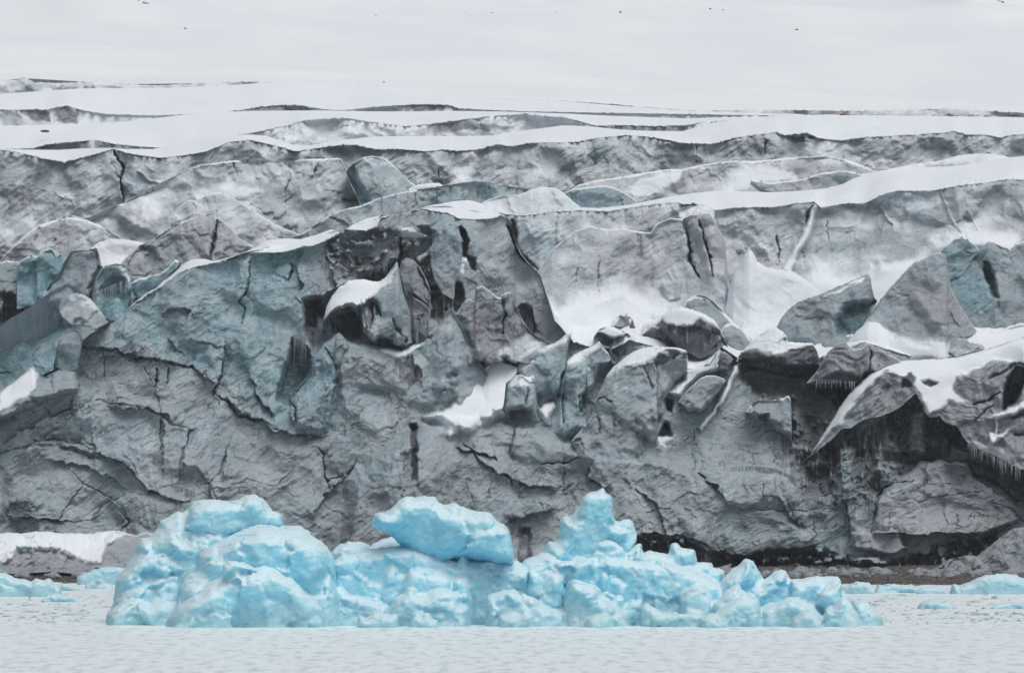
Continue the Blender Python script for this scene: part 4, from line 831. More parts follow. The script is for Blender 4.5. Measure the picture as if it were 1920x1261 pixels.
piece('S2', 'serac', J_(620,930, 700,910, 780,925, 860,930, 930,945, 990,910, 1060,895, 1100,880, 1130,855, 1155,860, 1180,820, 1210,760, 1250,700, 1280,640, 1305,635, 1340,680, 1370,730, 1400,800, 1430,880, 1470,960, 1510,1020, 1560,1100, 1600,1180),
      W(675,656, 700,720, 760,790, 860,800, 920,740), 636, R=8, s=.95, blend=0.5, snow=.24, seed=74, blue=0.48, dirt=.03, k=.05, facet=1.2,
      label='tall pointed pale teal ice pinnacle left of the bright snow gully', cat='serac')
for q in (J_(1150,870, 1200,780, 1270,740), J_(1180,940, 1230,1080, 1260,1170, 1310,1230), J_(1280,740, 1320,860, 1350,950)): paint('S2', 'line', q, w=3.5, push=-1.8, dirt=.35, blue=.6)
piece('G1', 'snow_gully', E_(560,1020, 610,960, 655,895, 700,835, 740,775, 785,728, 830,708, 890,712, 950,728, 992,745, 985,790, 955,830, 925,850, 912,985), E_(560,1030, 640,1055, 680,1100, 730,1098, 800,1060, 870,1030, 912,1000, 990,980), 639, R=5, s=.7, blend=.85, seed=140, snow=1., smooth=.9, k=.085, kind=ST, label='bright smooth snow gully running down between the pale pinnacle and the blue seracs')
# dark knobs
paint('S3', 'poly', E_(700,420, 850,360, 1000,460, 1180,610, 1000,600, 780,520), soft=10, dirt=.75, patchy=1)
paint('S3', 'line', E_(900,350, 920,450, 900,560), w=5, push=-3, dirt=.8)
paint('S3', 'poly', E_(640,450, 700,480, 720,560, 780,720, 700,660, 650,520), soft=5, blue=.8, push=-1)
paint('S3', 'poly', E_(880,640, 1040,560, 1180,610, 1000,720, 880,720), soft=9, snow=.6, smooth=.4)
piece('S3', 'serac', E_(640,450, 690,385, 720,360, 752,380, 755,300, 790,286, 830,310, 870,345, 905,360, 915,330, 940,320, 965,340, 970,390, 1000,440, 1030,500, 1060,540, 1110,575, 1185,612),
      W(853,700, 1035,690), 641, R=6, s=.75, blend=.85, seed=75, dirt=.35, k=.05, cap=1.5, facet=1.4, fine=1.6, label='rough dirty ice outcrop with two knobs and a rubbly ridge running down right', cat='serac')
paint('S3b', 'poly', E_(980,400, 1060,400, 1190,600, 1100,590, 1020,480), soft=4, dirt=1, push=-1)
piece('S3b', 'ice_ledge', E_(985,405, 1010,385, 1050,375, 1080,400, 1060,460, 1100,530, 1150,570, 1190,612), E_(985,420, 1040,520, 1120,600, 1190,620), 645, R=4, s=.6, seed=76, dirt=.8, label='dark dirty ice wedge between the rough outcrop and the snow apron', cat='ice ledge')
# tooth row in the middle
g6 = 'bluish seracs around the snow gully in the middle'
paint('S4', 'poly', K_(270,740, 300,690, 420,620, 560,570, 680,490, 640,560, 560,600, 420,670, 380,740, 300,780), soft=5, snow=.95)
paint('S4', 'poly', K_(560,600, 640,520, 690,490, 660,640, 600,640), soft=3, dirt=.55)
paint('S4', 'poly', K_(420,900, 540,960, 560,1040, 440,1070), soft=10, blue=1)
piece('S4', 'serac', K_(262,800, 265,760, 285,710, 340,670, 420,625, 500,590, 560,570, 610,535, 655,495, 688,488, 682,540, 664,600, 662,640, 650,720, 640,860, 600,960), K_(262,830, 400,1060, 470,1060, 600,1000), 641, R=9, s=.9, blend=0.7, snow=.24, seed=77, blue=0.48, dirt=.05, cap=3, k=.03,
      label='curved blue serac with a snow-covered back ending in a thin spur', cat='serac', group=g6)
paint('S5', 'poly', K_(190,900, 220,820, 330,830, 390,820, 380,880, 240,890), soft=4, snow=1)
paint('S5', 'line', K_(360,890, 350,1000, 320,1120), w=3, push=-1.2, dirt=.8)
piece('S5', 'serac', K_(172,1040, 176,960, 195,900, 205,850, 230,818, 300,808, 350,825, 400,815, 416,840, 420,930, 430,1030, 460,1120, 500,1190), K_(172,1060, 190,1110, 300,1140, 420,1180, 500,1200), 637, R=9, s=.8, blend=0.7, snow=.24, seed=78, blue=0.40, dirt=.05, cap=2.5,
      label='squat blocky serac with a flat snow cap at the foot of the snow gully', cat='serac', group=g6)
paint('S6', 'poly', K_(640,700, 700,640, 820,600, 890,560, 900,600, 860,620, 760,700, 660,720), soft=5, snow=1)
paint('S6', 'poly', K_(800,640, 900,610, 960,680, 880,700), soft=6, dirt=.5)
paint('S6', 'poly', K_(780,960, 880,860, 890,940, 820,1060, 760,1080), soft=6, blue=1, push=-3, dirt=.2)
for q in (K_(625,950, 615,1060, 625,1180), K_(740,960, 760,1080), K_(560,960, 540,900, 600,820)): paint('S6', 'line', q, w=3, push=-1.5, dirt=.7)
paint('S6', 'poly', K_(440,1070, 560,1000, 570,960, 560,1060, 500,1140, 460,1140), soft=4, snow=1, smooth=1)
piece('S6', 'serac', K_(440,1120, 500,1090, 560,1010, 580,940, 600,860, 630,780, 645,710, 700,660, 780,620, 850,590, 895,555, 920,600, 960,640, 980,690, 970,740, 930,800, 885,850, 870,930, 850,1040, 810,1120, 800,1160), W(1010,784, 1030,830, 1060,850, 1100,850), 639, R=10, s=.9, blend=0.6, snow=.24, seed=79, blue=0.48, dirt=.08, cap=2.5,
      label='broad blue serac with a vertical crack, right of the curved one', cat='serac', group=g6)
paint('S7', 'poly', K_(940,820, 1040,700, 1180,620, 1290,600, 1400,600, 1320,660, 1240,720, 1120,730, 1000,790), soft=6, snow=1, smooth=.6)
paint('S7', 'poly', K_(1300,690, 1400,610, 1560,640, 1560,680, 1400,720, 1320,740), soft=5, dirt=.8, push=-1.5, patchy=1)
paint('S7', 'poly', K_(1330,740, 1540,700, 1550,860, 1480,930, 1360,900), soft=10, push=-2)
paint('S7', 'poly', K_(1440,930, 1540,860, 1530,900, 1480,940), soft=6, blue=1, push=-2, dirt=.3)
for q in (K_(1235,750, 1260,840, 1300,920), K_(1310,700, 1330,820, 1340,880)): paint('S7', 'line', q, w=3.5, push=-1.2, dirt=.4)
paint('S7', 'line', K_(880,990, 940,985, 1000,1040), w=3, push=-1.5)
piece('S7', 'serac', K_(870,1060, 880,970, 920,890, 950,810, 1000,750, 1060,700, 1140,640, 1220,608, 1320,594, 1400,600, 1480,605, 1550,625, 1560,700, 1555,800, 1540,880, 1500,930, 1440,960, 1400,1060, 1350,1180, 1330,1260),
      W(1117,768, 1140,840, 1180,885, 1232,890), 636, R=12, s=1.05, blend=0.55, snow=.24, seed=80, blue=0.24, dirt=.1, cap=3, label='large rounded grey-blue serac with snow on its left shoulder and a scooped right side', cat='serac', group=g6)
for q in (K_(880,1090, 900,1200, 890,1260), K_(980,1080, 1000,1180, 1010,1260), K_(1180,1040, 1200,1160)): paint('S8', 'line', q, w=2.5, push=-1.2, dirt=.7)
piece('S8', 'serac', K_(690,1300, 740,1240, 800,1180, 840,1120, 850,1080, 900,1065, 960,1062, 1010,1040, 1030,1030, 1060,1050, 1120,1080, 1180,1130, 1200,1200, 1230,1280, 1330,1300, 1400,1340), W(1072,832, 1095,900, 1150,960, 1250,950), 631, R=8, s=.95, blend=0.35, seed=81, blue=0.32, dirt=.05, cap=2, snow=.1, k=.03,
      label='low pale blocky serac with brown vertical cracks, below the large rounded one', cat='serac', group=g6)
# dirty snow-capped blocks behind
paint('S9', 'poly', K_(880,560, 1110,520, 1110,600, 1060,690, 1000,720, 960,640), soft=4, dirt=.8, push=-1.5, streak=1)
paint('S9', 'poly', K_(860,500, 960,450, 1100,500, 1080,520, 1000,540, 920,500), soft=3, snow=1, smooth=1, push=1)
piece('S9', 'ice_block', K_(856,520, 890,470, 940,450, 1000,450, 1060,475, 1110,500, 1130,520, 1110,620, 1080,680, 1060,740), K_(856,530, 920,580, 960,680, 990,830, 1060,760), 643, R=6, s=.7, blend=0.7, seed=82, dirt=.75, cap=6,
      label='snow-capped dirty block with a black V-shaped notch below it', cat='ice block', group='snow-capped dirty blocks in the centre right')
paint('S10', 'poly', K_(1130,520, 1250,500, 1380,490, 1360,580, 1220,600, 1130,580), soft=4, dirt=.85, streak=1)
piece('S10', 'ice_block', K_(1080,700, 1100,600, 1125,500, 1160,475, 1200,490, 1230,430, 1300,400, 1370,395, 1440,420, 1480,460, 1510,540, 1540,620), W(1170,700, 1285,660), 645, R=6, s=.7, blend=0.7, seed=83, dirt=.75, cap=16, label='dirty layered block under thick snow, left of the biggest snow cap', cat='ice block', group='snow-capped dirty blocks in the centre right')
paint('S11', 'poly', K_(1470,470, 1540,430, 1660,460, 1800,500, 1850,580, 1760,640, 1660,680, 1500,620), soft=5, dirt=.8, streak=1, push=-1.2)
paint('S11', 'poly', K_(1350,370, 1480,300, 1600,320, 1740,390, 1800,470, 1660,400, 1600,440, 1480,440, 1400,420), soft=4, snow=1, smooth=1, push=1.5)
piece('S11', 'ice_block', K_(1340,400, 1380,350, 1440,312, 1510,300, 1600,322, 1700,360, 1770,410, 1805,470, 1830,540, 1860,600), K_(1340,440, 1480,600, 1650,690, 1760,650, 1860,620), 642, R=7, s=.8, blend=0.7, seed=84, dirt=.75, cap=14,
      label='wide black-streaked block under the biggest rounded snow cap', cat='ice block', group='snow-capped dirty blocks in the centre right')
piece('S12', 'ice_boulder', K_(1525,300, 1560,240, 1620,208, 1700,220, 1760,270, 1830,340, 1900,410, 1930,440), W(1281,600, 1382,640), 650, R=8, s=.7, seed=85, blue=.25, cap=7, label='snow-backed grey ice boulder behind the biggest snow cap', cat='ice boulder')
piece('S13', 'ice_boulder', K_(1810,470, 1840,430, 1890,420, 1940,440, 2000,500, 2040,560), W(1352,660, 1410,660), 648, R=6, s=.6, seed=86, blue=.2, snow=.2, cap=6, label='small snowy ice boulder at the right end of the dirty blocks', cat='ice boulder')
piece('S14', 'ice_boulder', K_(980,440, 1000,390, 1050,360, 1100,352, 1135,370, 1140,400), K_(980,445, 1060,450, 1140,430), 650, R=5, s=.5, seed=87, dirt=.3, cap=12, label='small snow-topped ice lump on the apron just behind the black notch', cat='ice boulder')
piece('S15', 'ice_spike', K_(1105,490, 1125,440, 1138,390, 1150,400, 1152,440, 1190,480, 1200,500), W(1176,628, 1200,628), 648, R=2, s=.3, seed=88, dirt=.7, label='thin dark ice spike sticking up through the snow', cat='ice spike')
piece('S16', 'serac', K_(1770,780, 1790,700, 1805,630, 1840,640, 1900,690, 1870,760, 1850,820), K_(1770,785, 1850,830), 637, R=5, s=.6, blend=0.7, seed=89, dirt=.6, cap=1, label='small dark triangular ice fang beside the narrow snow chute', cat='serac')
piece('S17', 'serac', K_(1490,1010, 1510,980, 1545,935, 1600,880, 1660,830, 1700,815, 1760,812, 1830,838, 1845,860, 1790,950, 1730,1030, 1660,1110), K_(1490,1015, 1560,1090, 1660,1115), 633, R=7, s=.8, blend=.75, seed=131, blue=.2, dirt=.1, cap=1.5,
      label='wedge-shaped grey serac lying between the snow patch and the narrow snow chute', cat='serac')
paint('S18', 'poly', F_(425,1012, 480,1012, 492,1050, 430,1042), soft=3, push=-3, dirt=.8, blue=.4)  # small cave, set back and coloured dark
paint('S18', 'line', F_(515,940, 530,1010), w=3, dirt=.4)
piece('S18', 'serac', F_(360,990, 385,955, 420,930, 470,932, 530,930, 570,915, 598,902, 611,930, 613,1000, 610,1080), F_(360,1000, 420,1050, 500,1080, 610,1200), 631.5, R=6, s=.7, blend=.7, seed=132, blue=.3, dirt=.05, cap=3.5, flute=.9,
      label='small square-topped pale serac with snow along its top, under the dark layered bay', cat='serac')
for q in (J_(990,520, 1080,570, 1140,620), J_(1040,330, 1100,430, 1150,520)): paint('S19', 'line', q, w=5, push=-2, dirt=.8)
paint('S19', 'poly', J_(1010,560, 1130,620, 1130,860, 1040,880, 1000,780), soft=8, dirt=.45, streak=1)
piece('S19', 'serac', J_(915,330, 935,275, 965,252, 1000,258, 1030,272, 1070,320, 1105,380, 1135,440, 1150,500, 1150,600, 1145,880), J_(915,340, 950,520, 1000,680, 1015,860, 1060,895, 1145,885), 643, R=7, s=.8, seed=133, dirt=.4, blue=.1, strata=1.2,
      label='folded dirty ice flake streaked with dark bands, right of the sharp blade', cat='serac')
piece('S20', 'serac', J_(1150,170, 1180,110, 1215,50, 1250,12, 1290,-3, 1325,10, 1350,60, 1375,120, 1390,190, 1388,280, 1360,360, 1335,440, 1330,560), J_(1150,300, 1180,420, 1240,520, 1330,570), 645, R=10, s=.9, seed=134, blue=.35, dirt=.08, flute=1.,
      label='rounded upright ice column left of the teal gap below the high snow crest', cat='serac')
paint('S21', 'line', D_(1770,790, 1775,830, 1730,900), w=3, push=-1, dirt=.4, blue=.8)
piece('S21', 'serac', D_(1640,940, 1665,880, 1710,820, 1755,770, 1742,720, 1765,680, 1800,665, 1830,645, 1855,690, 1888,740, 1890,830, 1872,930, 1850,1080), D_(1640,950, 1670,1000, 1665,1080, 1850,1110), 630, R=9, s=.9, blend=.7, seed=135, blue=.75, dirt=.03,
      label='bluish twisted ice lobe standing beside the deep blue cave in the front cliff', cat='serac')
piece('S22', 'serac', J_(415,1010, 430,900, 430,840, 455,812, 490,830, 525,880, 535,930, 500,970, 480,1050), J_(415,1020, 440,1110, 480,1060), 632, R=6, s=.6, blend=.75, seed=136, dirt=.2, blue=.4, label='small knob of ice at the foot of the icicle curtain', cat='serac')
# right side seracs
piece('P4', 'snow_pinnacle', F_(240,400, 262,300, 285,215, 330,150, 350,110, 375,82, 398,100, 420,150, 470,180, 560,195, 620,205, 700,255, 780,320, 860,420), W(1360,640, 1567,640), 668, R=16, s=1., seed=91, snow=.82, smooth=.75, fine=.5,
      label='snow-plastered pinnacle with a small pointed tip, left of the dark-hollowed tooth', cat='serac')
g7 = 'fin-shaped seracs on the right'
paint('P3', 'poly', F_(860,480, 920,400, 1000,380, 1080,380, 1040,470, 960,590, 880,560), soft=8, push=-5, blue=1, dirt=.5)
paint('P3', 'line', F_(780,345, 900,385, 980,390), w=3, dirt=.7)
paint('P3', 'poly', F_(790,350, 920,280, 1040,225, 1010,260, 930,300, 880,320), soft=3, snow=1)
paint('P3', 'poly', F_(600,590, 660,520, 720,560, 740,600), soft=5, push=3)
piece('P3', 'serac', F_(525,525, 560,460, 600,415, 640,385, 700,360, 770,336, 830,310, 900,280, 980,245, 1042,220, 1056,240, 1065,300, 1078,350, 1095,370, 1080,410, 1030,490, 980,560, 940,610), W(1455,650, 1595,650), 652, R=8, s=1., seed=92, blue=.2, dirt=.14, facet=.7,
      label='curved grey tooth of ice with a big dark teal hollow on its right', cat='serac', group=g7)
paint('P1', 'line', F_(1130,352, 1180,350, 1220,345), w=3, dirt=.7)
paint('P1', 'poly', F_(940,620, 1000,520, 1050,460, 1100,490, 1200,570, 1300,600, 1500,610, 1720,600, 1700,720, 940,720), soft=14, snow=1, smooth=1, push=2)
piece('P1', 'serac', F_(930,620, 985,560, 1030,500, 1065,430, 1095,385, 1150,318, 1200,262, 1240,215, 1285,170, 1330,145, 1375,125, 1440,97, 1480,110, 1490,160, 1493,230, 1505,290, 1530,340, 1560,400, 1600,460, 1640,520, 1680,570, 1740,620), W(1580,680, 1865,680), 648, R=12, s=1.1, seed=93, dirt=.08, blue=.06, facet=.5, strata=.8, fine=.6, cap=1,
      label='tall grey shark-fin of ice rising from smooth snow', cat='serac', group=g7)
paint('P2', 'poly', F_(1690,150, 1720,160, 1760,260, 1770,350, 1740,350, 1710,250), soft=4, push=-5, blue=1, dirt=.5)
paint('P2', 'poly', F_(1510,310, 1560,220, 1640,120, 1690,200, 1740,360, 1700,460, 1560,400), soft=12, blue=.6)
piece('P2', 'serac', F_(1500,320, 1530,290, 1560,235, 1600,180, 1640,120, 1680,70, 1720,40, 1755,45, 1800,70, 1830,75, 1850,120, 1880,180, 1920,230, 2000,330, 2060,420), W(1780,650, 1970,650), 662, R=10, s=1., seed=94, dirt=.08, blue=.12, facet=.7,
      label='split fin of ice with a narrow teal cleft near its top, right of the shark-fin', cat='serac', group=g7)
piece('P2b', 'serac', F_(1430,110, 1480,60, 1530,20, 1570,12, 1620,35, 1660,75, 1700,140), W(1756,560, 1847,560), 672, R=8, s=.9, seed=95, blue=.75, cap=2, label='bluish serac peeping out between the shark-fin and the split fin', cat='serac', group=g7)
piece('P2c', 'serac', F_(1830,80, 1870,55, 1920,35, 1980,20, 2040,60, 2100,100), W(1890,600, 1980,600), 674, R=8, s=.9, seed=96, blue=.3, cap=3, label='grey serac cut off by the right edge behind the split fin', cat='serac', group=g7)
piece('P9', 'ice_boulder', F_(1780,550, 1820,520, 1880,500, 1930,495, 2000,520), W(1872,632, 1950,632), 652, R=7, s=.6, seed=97, cap=4, snow=.3, label='low snowy ice boulder at the right edge below the split fin', cat='ice boulder')
piece('P10', 'ice_boulder', F_(1495,650, 1510,600, 1540,578, 1590,580, 1620,610, 1680,615, 1700,635), F_(1495,655, 1540,685, 1620,660, 1700,640), 641, R=10, s=.8, seed=98, snow=.35, smooth=.3, label='half-buried grey ice bump in the smooth snow below the shark-fin', cat='ice boulder')
# layered blocks under them
paint('P5', 'poly', F_(320,660, 440,560, 520,520, 580,570, 540,600, 620,600, 730,610, 660,630, 560,660, 500,680, 400,660), soft=5, snow=1, smooth=.8, push=1)
paint('P5', 'poly', F_(310,690, 600,740, 760,740, 740,800, 560,790, 320,730), soft=5, dirt=1, push=-3)
piece('P5', 'layered_ice', F_(305,700, 325,660, 370,620, 430,565, 480,530, 520,518, 560,540, 585,570, 590,600, 640,605, 730,608, 755,640, 770,700, 800,720), F_(305,720, 400,730, 500,760, 620,780, 740,770, 800,740), 638, R=7, s=.9, blend=0.7, seed=101, dirt=.75, strata=1.6, cap=5,
      label='overhanging block of dark layered ice with snow on top, below the curved tooth', cat='ice block')
paint('P6', 'line', F_(1040,620, 1060,680, 1050,770), w=3, push=-1.5, dirt=.9)
paint('P6', 'poly', F_(1060,640, 1240,700, 1160,770, 1060,800), soft=10, snow=.25)
piece('P6', 'layered_ice', F_(700,830, 760,760, 790,710, 815,660, 860,620, 910,595, 935,625, 960,645, 1000,640, 1040,610, 1070,625, 1120,650, 1180,680, 1240,715, 1290,770), F_(700,840, 800,830, 900,830, 1000,830, 1080,810, 1290,790), 634, R=8, s=.9, blend=0.7, seed=102, dirt=.35, strata=2.2, facet=.5, cap=1,
      label='rounded block of grey layered ice with fine dark bands, icicles beneath', cat='ice block')
# the snow field pouring over the dark wall
paint('D1', 'poly', W(1560,580, 2010,560, 2010,760, 1560,760), soft=6, snow=1, smooth=1)
piece('D1', 'snow_drift', F_(900,650, 930,595, 980,540, 1040,490, 1100,480, 1180,510, 1300,555, 1450,575, 1600,560, 1660,540, 1750,545, 1850,530, 1920,515, 2200,490), W(1580,720, 2010,720), 645, R=16, s=1., blend=.75, seed=103, snow=1, smooth=1, k=.08, kind=ST,
      label='smooth snow slope in front of the shark-fin and the split fin')
paint('D2', 'poly', L_(330,980, 450,790, 540,640, 620,540, 700,460, 780,390, 880,330, 1000,300, 1400,280, 1920,130, 2300,60, 2300,240, 1920,330, 1700,300, 1500,400, 1420,420, 1380,520, 1480,590, 1520,620, 1360,600, 1280,680, 1200,720, 1160,560, 1100,500, 1040,440, 880,380, 780,480, 640,640, 560,760, 480,820), soft=5, snow=1, smooth=1, push=1.2)
paint('D2', 'poly', L_(1010,450, 1060,405, 1100,440, 1080,500, 1000,510), soft=4, dirt=.9, push=-2.5)
paint('D2', 'poly', L_(1155,460, 1200,440, 1270,470, 1220,505), soft=4, dirt=.7, push=-1, snow=0)
paint('D2', 'poly', L_(840,500, 900,460, 960,480, 900,530), soft=4, dirt=.8, patchy=1)
paint('D2', 'poly', L_(1760,690, 1770,560, 1800,440, 1860,350, 1930,380, 1920,460, 1890,560, 1820,640), soft=5, dirt=1, blue=.5, push=-10)  # hole pushed far back and coloured dark throughout
paint('D2', 'line', L_(1660,440, 1740,400, 1860,330, 1920,330), w=7, push=-2, dirt=.7)
paint('D2', 'poly', L_(1640,740, 1760,680, 1920,600, 2200,520, 2200,600, 1920,670, 1740,735), soft=4, snow=1, smooth=1, push=2.5)
paint('D2', 'poly', L_(1700,740, 1725,740, 1720,860, 1800,810, 1790,850, 1660,950, 1660,830, 1705,850), soft=3, snow=.9, push=1)
paint('D2', 'poly', L_(1500,900, 1640,960, 1760,1000, 1900,1110, 1860,1000, 1800,960, 1640,930), soft=4, snow=.7)
for q in (L_(1540,640, 1660,600, 1740,540), L_(1550,760, 1620,680, 1700,640), L_(1820,740, 1920,700), L_(1850,860, 1920,860)): paint('D2', 'line', q, w=5, push=-1.6, dirt=.8)
paint('D2', 'poly', L_(430,900, 560,790, 700,700, 860,640, 1000,560, 1100,520, 1040,620, 860,715, 700,760, 560,800), soft=8, dirt=.2, strata=1) if False else None
piece('D2', 'snow_lobe', L_(250,1060, 330,980, 390,890, 450,800, 500,720, 540,645, 580,590, 620,545, 700,462, 780,392, 880,335, 1000,305, 1200,292, 1400,280, 1500,255, 1600,230, 1750,180, 1920,125, 2300,40),
      L_(250,1075, 330,1010, 430,930, 470,900, 560,810, 620,810, 660,780, 720,745, 780,730, 850,720, 920,690, 1000,645, 1060,590, 1110,545, 1140,600, 1175,690, 1215,730, 1290,720, 1320,760, 1420,800, 1480,900, 1560,960, 1700,1010, 1820,1080, 1910,1120, 1930,1100, 2300,1100), 632, R=14, s=1.1, seed=104, dirt=.28, k=.05, strata=1.3, kind=ST,
      label='lobes of snow and grey ice draped over the top of the dark dripping wall')

# ================================================================ ledge, rubble and beach at the foot
paint('E1', 'poly', G_(-240,440, 240,460, 640,460, 720,480, 600,540, 560,640, 500,645, 400,600, 340,570, 100,560, 40,640, -240,620), soft=6, snow=1, push=1.5)
paint('E1', 'poly', G_(100,545, 180,545, 180,590, 110,580), soft=3, blue=.6, snow=0, push=1)
paint('E1', 'poly', G_(0,650, 40,640, 440,660, 480,700, 40,710), soft=5, dirt=.3)
piece('E1', 'ice_ledge', G_(-240,480, 0,478, 60,472, 120,480, 200,466, 280,468, 350,478, 430,476, 500,482, 560,470, 640,463, 700,470, 760,490, 830,470, 890,500, 1000,560), G_(-240,690, 0,695, 60,705, 150,702, 300,692, 440,706, 480,690, 520,670, 620,668, 760,680, 1000,700), 606, R=10, s=.7, seed=111, dirt=.15, fine=2, facet=1.5, k=.16, snow=.05,
      label='rubbly snow-covered ice ledge with an undercut dark base at the lower left', cat='ice ledge', cap=2)
paint('E2', 'poly', I_(1300,700, 2200,560, 2200,740, 1300,740), soft=10, dirt=.35, patchy=1)
piece('E2', 'ice_rubble', I_(1360,705, 1400,680, 1460,650, 1500,620, 1540,618, 1590,600, 1660,605, 1700,570, 1750,530, 1800,490, 1860,450, 1920,440, 2200,420), I_(1360,720, 2200,725), 610, R=12, s=.6, seed=112, dirt=.4, fine=3, facet=3., k=.1, kind='stuff', label='heap of fallen dirty ice rubble at the foot of the cliff, lower right')
for i, (c, s_) in enumerate(((I_(1500,640, 1530,615, 1570,618, 1600,650, 1610,690), 5), (I_(1600,700, 1640,620, 1700,600, 1760,620, 1800,700), 6), (I_(1690,610, 1760,560, 1820,510, 1880,470, 1960,450, 1960,620), 7))):
    piece('E3%d' % i, 'ice_boulder', c, I_(1400,725, 2100,725), 605-i, R=s_+2, s=.6, seed=113+i, dirt=.35, label=['small dirty ice boulder at the left end of the rubble heap on the right', 'jagged dirty ice boulder in the middle of the rubble heap on the right', 'large tilted dirty ice slab at the right edge above the beach'][i], cat='ice boulder')
piece('E4', 'ice_ledge', H_(1600,700)+I_(0,700, 150,695, 420,690, 600,698, 800,700, 920,690, 1100,700, 1400,705, 2200,715), I_(-400,735, 150,720, 420,735, 700,735, 900,742, 1400,730, 2200,740), 606, R=3, s=.5, seed=117, dirt=.25, snow=.3, fine=2, k=.1, label='thin dusty ice foot running along the top of the gravel beach', cat='ice ledge')
# beach sheet: gently rising, uneven shoreline
xs = np.arange(-110, 111, .6); dd = np.linspace(0, 1, 90)[:, None]
shore = 562 + 5*fbm(xs/16, xs*0, 3, 8) + 14*ss(25, 0, np.abs(xs+28)) + 10*ss(-60,-66,xs)
shore = np.where((xs > 48) & (xs < 80), shore-9, shore)
Yb = shore[None] + (632-shore)[None]*dd
Xb = np.repeat(xs[None], 90, 0)
Zb = -.3 + .022*(Yb-shore[None]) + .28*fbm(Xb/2.2, Yb/2.2, 4, 9)*np.clip(dd*8, 0, 1) + .12*ridged(Xb/.7, Yb/.9, 2, 19)
put('beach', np.stack([Xb,Yb,Zb], -1).reshape(-1,3), grid_faces(90, len(xs))[:, ::-1], MAT['gravel'])
tag(bpy.data.objects['beach'], 'dark gravel moraine beach along the foot of the glacier', kind=ST)
rng = np.random.RandomState(5)
def blob(cx, cy, cz, r, seed, flat=.7, nu=10, nv=7):
    u = np.linspace(0, 2*np.pi, nu+1)[None]; v = np.linspace(0.02, np.pi-.02, nv)[:, None]
    k = 1+.35*fbm(np.cos(u)*1.3+seed, np.sin(u)*np.sin(v)+np.cos(v)*1.4, 2, seed)
    k[:, -1] = k[:, 0]
    P = np.stack([cx+r*k*np.cos(u)*np.sin(v), cy+r*k*np.sin(u)*np.sin(v), cz+r*flat*k*np.cos(v)*np.ones_like(u)], -1)
    return P.reshape(-1,3), grid_faces(nv, nu+1)
V = []; Fc = []; off = 0
for i in range(2600):
    x = rng.uniform(-80, 80); q = rng.rand(); sh = np.interp(x, xs, shore); y = sh + 3 + q*26
    r = .10+.42*rng.rand()**3
    v, f = blob(x, y, -.3+.022*(y-sh)+.12, r, i, .7, 6, 4); V.append(v); Fc.append(f+off); off += len(v)
tag(put('beach_stones', np.concatenate(V), np.concatenate(Fc), MAT['dark_stone']), 'loose dark stones strewn over the beach', kind='stuff')
V = []; Fc = []; off = 0
for i in range(420):     # fallen ice along the foot
    x = rng.uniform(-72, 78); y = rng.uniform(586, 603); r = .25+1.1*rng.rand()**2.5
    v, f = blob(x, y, .5+.015*(y-586), r, i+50, .75, 12, 8); V.append(v); Fc.append(f+off); off += len(v)
v = np.concatenate(V); z0 = np.zeros(len(v))
tag(put('fallen_ice', v, np.concatenate(Fc), MAT['ice'], dict(snow=z0+.15, blue=z0, dirt=z0+.45)), 'litter of small fallen dirty ice chunks along the foot of the cliff', kind='stuff')
# sheet of water out past the frame on all sides
put('water', np.array([[-1500,40,0],[1500,40,0],[1500,640,0],[-1500,640,0]], float), np.array([[0,1,2,3]]), MAT['water'], smooth=False, origin=(0,300,0))
tag(bpy.data.objects['water'], 'pale milky rippled fjord water', kind=ST)

# ================================================================ icebergs
def berg(name, loc, label, parts):
    e = empty(name, loc); tag(e, label, 'iceberg', 'large blue icebergs in the foreground')
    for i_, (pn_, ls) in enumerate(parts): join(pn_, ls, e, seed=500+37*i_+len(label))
    return e
BB = 1182
def sq(D): return 399+(D-399)*1.0
rs = np.random.RandomState(3)
def small(n, x0, x1, base, hmin, hmax, D, seed, white=.1):
    out = []
    for i in range(n):
        x = x0+(x1-x0)*(i+.5+rs.uniform(-.5,.5))/n; w_ = rs.uniform(14, 52); h = rs.uniform(hmin, hmax)
        pts = [(x-w_, BB-2)]
        for q in np.linspace(-.85, .85, 6): pts.append((x+q*w_, base-h*(1-abs(q)**2.2)+rs.uniform(-6,5)+q*rs.uniform(-4,4)))
        pts.append((x+w_, BB-2))
        out.append(lump(pts, BB, D-rs.uniform(0,2), rs.uniform(12,22), rs.uniform(2,3.4), seed+i, .9, .5, white=white))
    return out
L1 = [
 lump(G_(590,1000, 600,940, 640,870, 648,800, 645,745, 680,700, 700,682, 725,640, 760,590, 770,545, 795,505, 840,502, 870,470, 895,445, 902,410, 960,385, 1000,358, 1022,366, 1060,350, 1082,318, 1120,298, 1180,290, 1300,296, 1350,288, 1390,265, 1440,263, 1480,290, 1500,315, 1525,352, 1560,362, 1585,380, 1592,435, 1640,520, 1700,700, 1760,1000), BB, sq(404), 34, 5.5, 201, 1.2, 1.3, tilt=.25),
 lump(G_(640,1000, 650,860, 700,800, 760,760, 840,740, 920,700, 1000,680, 1060,720, 1090,820, 1100,1000), BB, sq(400.5), 30, 3.5, 203, 1., 1., white=-.1),
 lump(G_(590,1005, 610,930, 660,890, 720,850, 780,840, 850,880, 920,850, 1000,860, 1040,900, 1060,1005), BB, sq(398), 20, 3, 204, .9, .7, white=.2),
]
